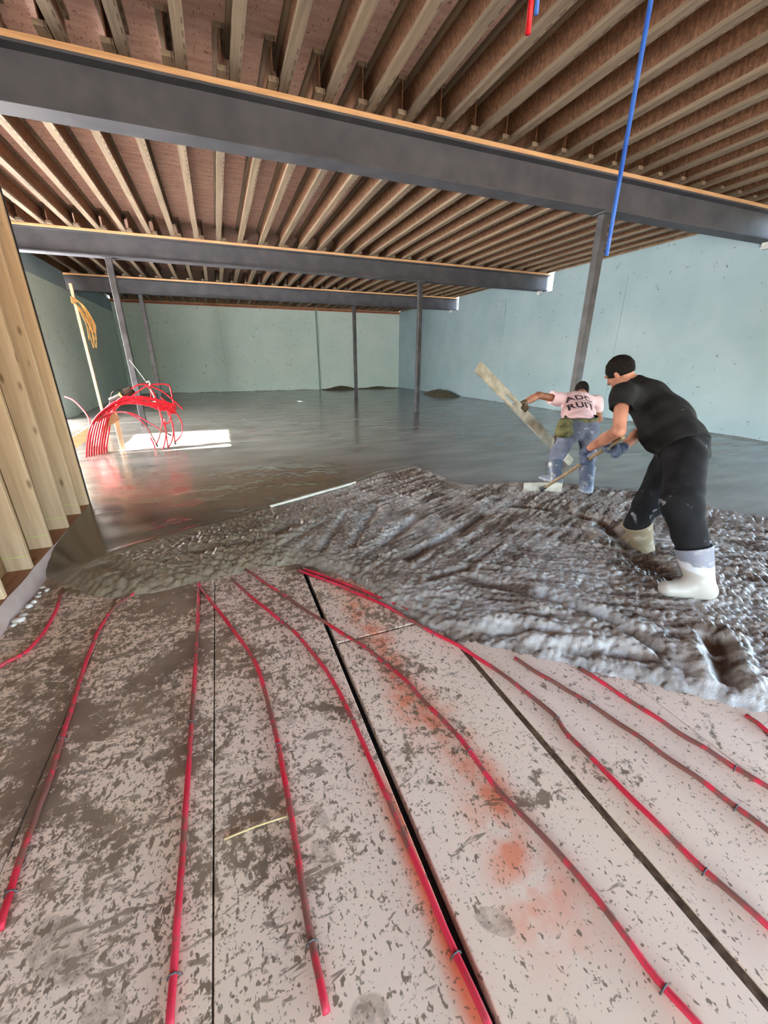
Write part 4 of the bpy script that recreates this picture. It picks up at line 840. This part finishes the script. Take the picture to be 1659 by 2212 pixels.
gl = SDF(.0045, .01); wR = hand(gl, RHp, sdir, (J['Rel']-RHp)*.6, -fw, .026, 1.12, thumb=1); J['Rwr'] = lerp(wR, J['Rel'], .06); gl.cap(wR, lerp(wR, J['Rel'], .25), .031, .036, k=.02); adopt(gl.build('glove', M_GLOVE2), p2)
b = person(None, J, .009, M_SKIN2); adopt(b.build('body', M_SKIN2), p2)
adopt(hair(J['head'], J['face'], J['hup'], 1.02, M_HAIR, None, low=-.05), p2)
Lx = N(J['Lsh']-J['Rsh']); sh = SDF(.008, .045)
sh.cap(J['pel'], J['mid'], .140, .138, axis=Lx, wide=1.37).cap(J['mid'], J['chest'], .135, .125, axis=Lx, wide=1.62).cap(J['Lsh'], J['Rsh'], .078).cap(J['chest'], J['neck'], .10, .066)
for s_, tt in (('L', .62), ('R', .62)): e_2 = lerp(J[s_+'sh'], J[s_+'el'], tt); sh.cap(J[s_+'sh'], e_2+N(e_2-J[s_+'sh'])*.05, .082, .082, k=.03)
for s_, tt in (('L', .62), ('R', .62)): e_2 = lerp(J[s_+'sh'], J[s_+'el'], tt); d_ = N(J[s_+'el']-J[s_+'sh']); sh.cap(e_2, e_2+d_*.14, .10, .11, k=.002, sub=True)
sh.cap(J['neck']+N(J['head']-J['neck'])*.04, J['head'], .056, .07, k=.004, sub=True)
hemn = N(J['pel']-J['mid']+np.array([0, 0, -.1])); sh.cut(J['pel']+np.array([0, 0, .055]), hemn)
tee = adopt(sh.build('t_shirt', M_SHIRT2, wrinkle=.003, wf=36), p2)
tr = SDF(.008, .045)
tr.cap(J['pel'], J['pel']+np.array([0, 0, .075]), .145, .13, axis=Lx, wide=1.32).cap(J['Lhip'], J['Lkn'], .112, .085, k=.04).cap(J['Lkn'], ltop+np.array([0, 0, -.02]), .09, .076).cap(J['Rhip'], J['Rkn'], .112, .085, k=.04).cap(J['Rkn'], rtop+np.array([0, 0, -.02]), .09, .074)
tr.ell(J['pel']-fw*np.array([1, 1, 0])*.06-rt*.07-np.array([0, 0, .03]), (.12, .12, .13), k=.03).ell(J['pel']-fw*np.array([1, 1, 0])*.06+rt*.07-np.array([0, 0, .03]), (.12, .12, .13), k=.03)
tr.cut(J['pel']+np.array([0, 0, .10]), (0, 0, 1))
adopt(tr.build('trousers', M_PANT2, wrinkle=.0045, wf=28), p2)
M_BOOT2 = m_boot('blue_grey_boot', srgb(78, 88, 108), srgb(104, 114, 134), srgb(146, 152, 164), .06)
adopt(boot('boot', FL, (-.1, 1), ltop, .086, M_BOOT2, None, zsole=zL), p2); adopt(boot('boot', FR, (.75, .65), rtop, .086, M_BOOT2, None, zsole=zR), p2)
# belt and olive tool pouch on the left hip
f2 = N(np.array([fw[0], fw[1], 0])); M_OLIVE = two('olive_canvas', srgb(62, 62, 40), srgb(108, 104, 66), 14, .85, coord='World'); ring = []
bc = J['pel']+f2*.012+np.array([0, 0, .098])
for k in range(41): a = 2*math.pi*k/40; ring.append(bc+rt*math.cos(a)*.186+f2*math.sin(a)*.146+np.array([0, 0, .012*math.sin(a)+.01*math.cos(a)]))
blt = MB(); b0 = len(blt.v)
for p in ring: d_ = N((p-bc)*np.array([1, 1, 0])); blt.v += [tuple(p+d_*.004-np.array([0, 0, .022])), tuple(p+d_*.004+np.array([0, 0, .022])), tuple(p-d_*.004+np.array([0, 0, .022])), tuple(p-d_*.004-np.array([0, 0, .022]))]
for k in range(40):
    for q_ in range(4): blt.f.append([k*4+q_, k*4+(q_+1) % 4, (k+1)*4+(q_+1) % 4, (k+1)*4+q_])
adopt(blt.build('belt', M_OLIVE), p2)
pc_ = atd(1220, 923, 4.52); pou = SDF(.007, .03); pou.cap(pc_+np.array([0, 0, .07]), pc_-np.array([0, 0, .05]), .055, .075, axis=rt-fw*.2, wide=1.35).cut(pc_+np.array([0, 0, .10]), (0, 0, 1))
pob = adopt(pou.build('tool_pouch', M_OLIVE, wrinkle=.003, wf=50), p2)
# lettering on the back of the pink shirt, laid onto the cloth
dg = bpy.context.evaluated_depsgraph_get(); M_INK = two('dark_print', srgb(58, 40, 52), srgb(74, 54, 66), 40, .85)
tme = tee.data; tv = [v_.co.copy() for v_ in tme.vertices]; bv = BVHTree.FromPolygons(tv, [list(p_.vertices) for p_ in tme.polygons])
def lettering(txt, c, ex, ey, size, parent):
    cu = bpy.data.curves.new('t', 'FONT'); cu.body = txt; cu.size = size; cu.align_x = 'CENTER'; cu.align_y = 'CENTER'; cu.resolution_u = 3; cu.offset = size*.028; cu.space_character = 1.12
    to = bpy.data.objects.new('t', cu); COL.objects.link(to); dg_ = bpy.context.evaluated_depsgraph_get(); me_ = bpy.data.meshes.new_from_object(to.evaluated_get(dg_)); bpy.data.objects.remove(to)
    bm = bmesh.new(); bm.from_mesh(me_)
    for _ in range(3):
        es = [e2 for e2 in bm.edges if e2.calc_length() > .022]
        if not es: break
        bmesh.ops.subdivide_edges(bm, edges=es, cuts=1); bmesh.ops.triangulate(bm, faces=bm.faces)
    for v_ in bm.verts:
        w_ = np.array(c)+np.array(ex)*v_.co.x+np.array(ey)*v_.co.y; d_ = Vector(w_-CAM).normalized()*0+Vector(np.cross(np.array(ex), np.array(ey))*-1.0).normalized()
        hit = bv.ray_cast(Vector(w_)-d_*.5, d_)
        hp = hit[0] if hit[0] is not None else bv.find_nearest(Vector(w_))[0]; v_.co = hp-d_*.003
    bm.to_mesh(me_); bm.free(); me_.name = 'printed_text'; return link('printed_text', me_, M_INK, parent)
exv = N(rt+np.array([0, 0, -.02])); eyv = N(J['chest']-J['pel']); eyv = N(eyv-exv*(eyv@exv)); nrm = np.cross(exv, eyv)
def onshirt(x, y):
    d_ = Vector(ray(x, y)).normalized(); hit = bv.ray_cast(Vector(CAM), d_); return np.array(hit[0]) if hit[0] is not None else atd(x, y, 4.8)
cA = onshirt(1252, 859); cB = onshirt(1257, 875)
o = lettering('ADC', cA, exv, eyv, .138, None); o.parent = tee; o = lettering('RUIT', cB, exv, eyv, .135, None); o.parent = tee
for o in [o for o in bpy.data.objects if o.name.startswith('printed_text')]: o.matrix_parent_inverse = Matrix.Identity(4)
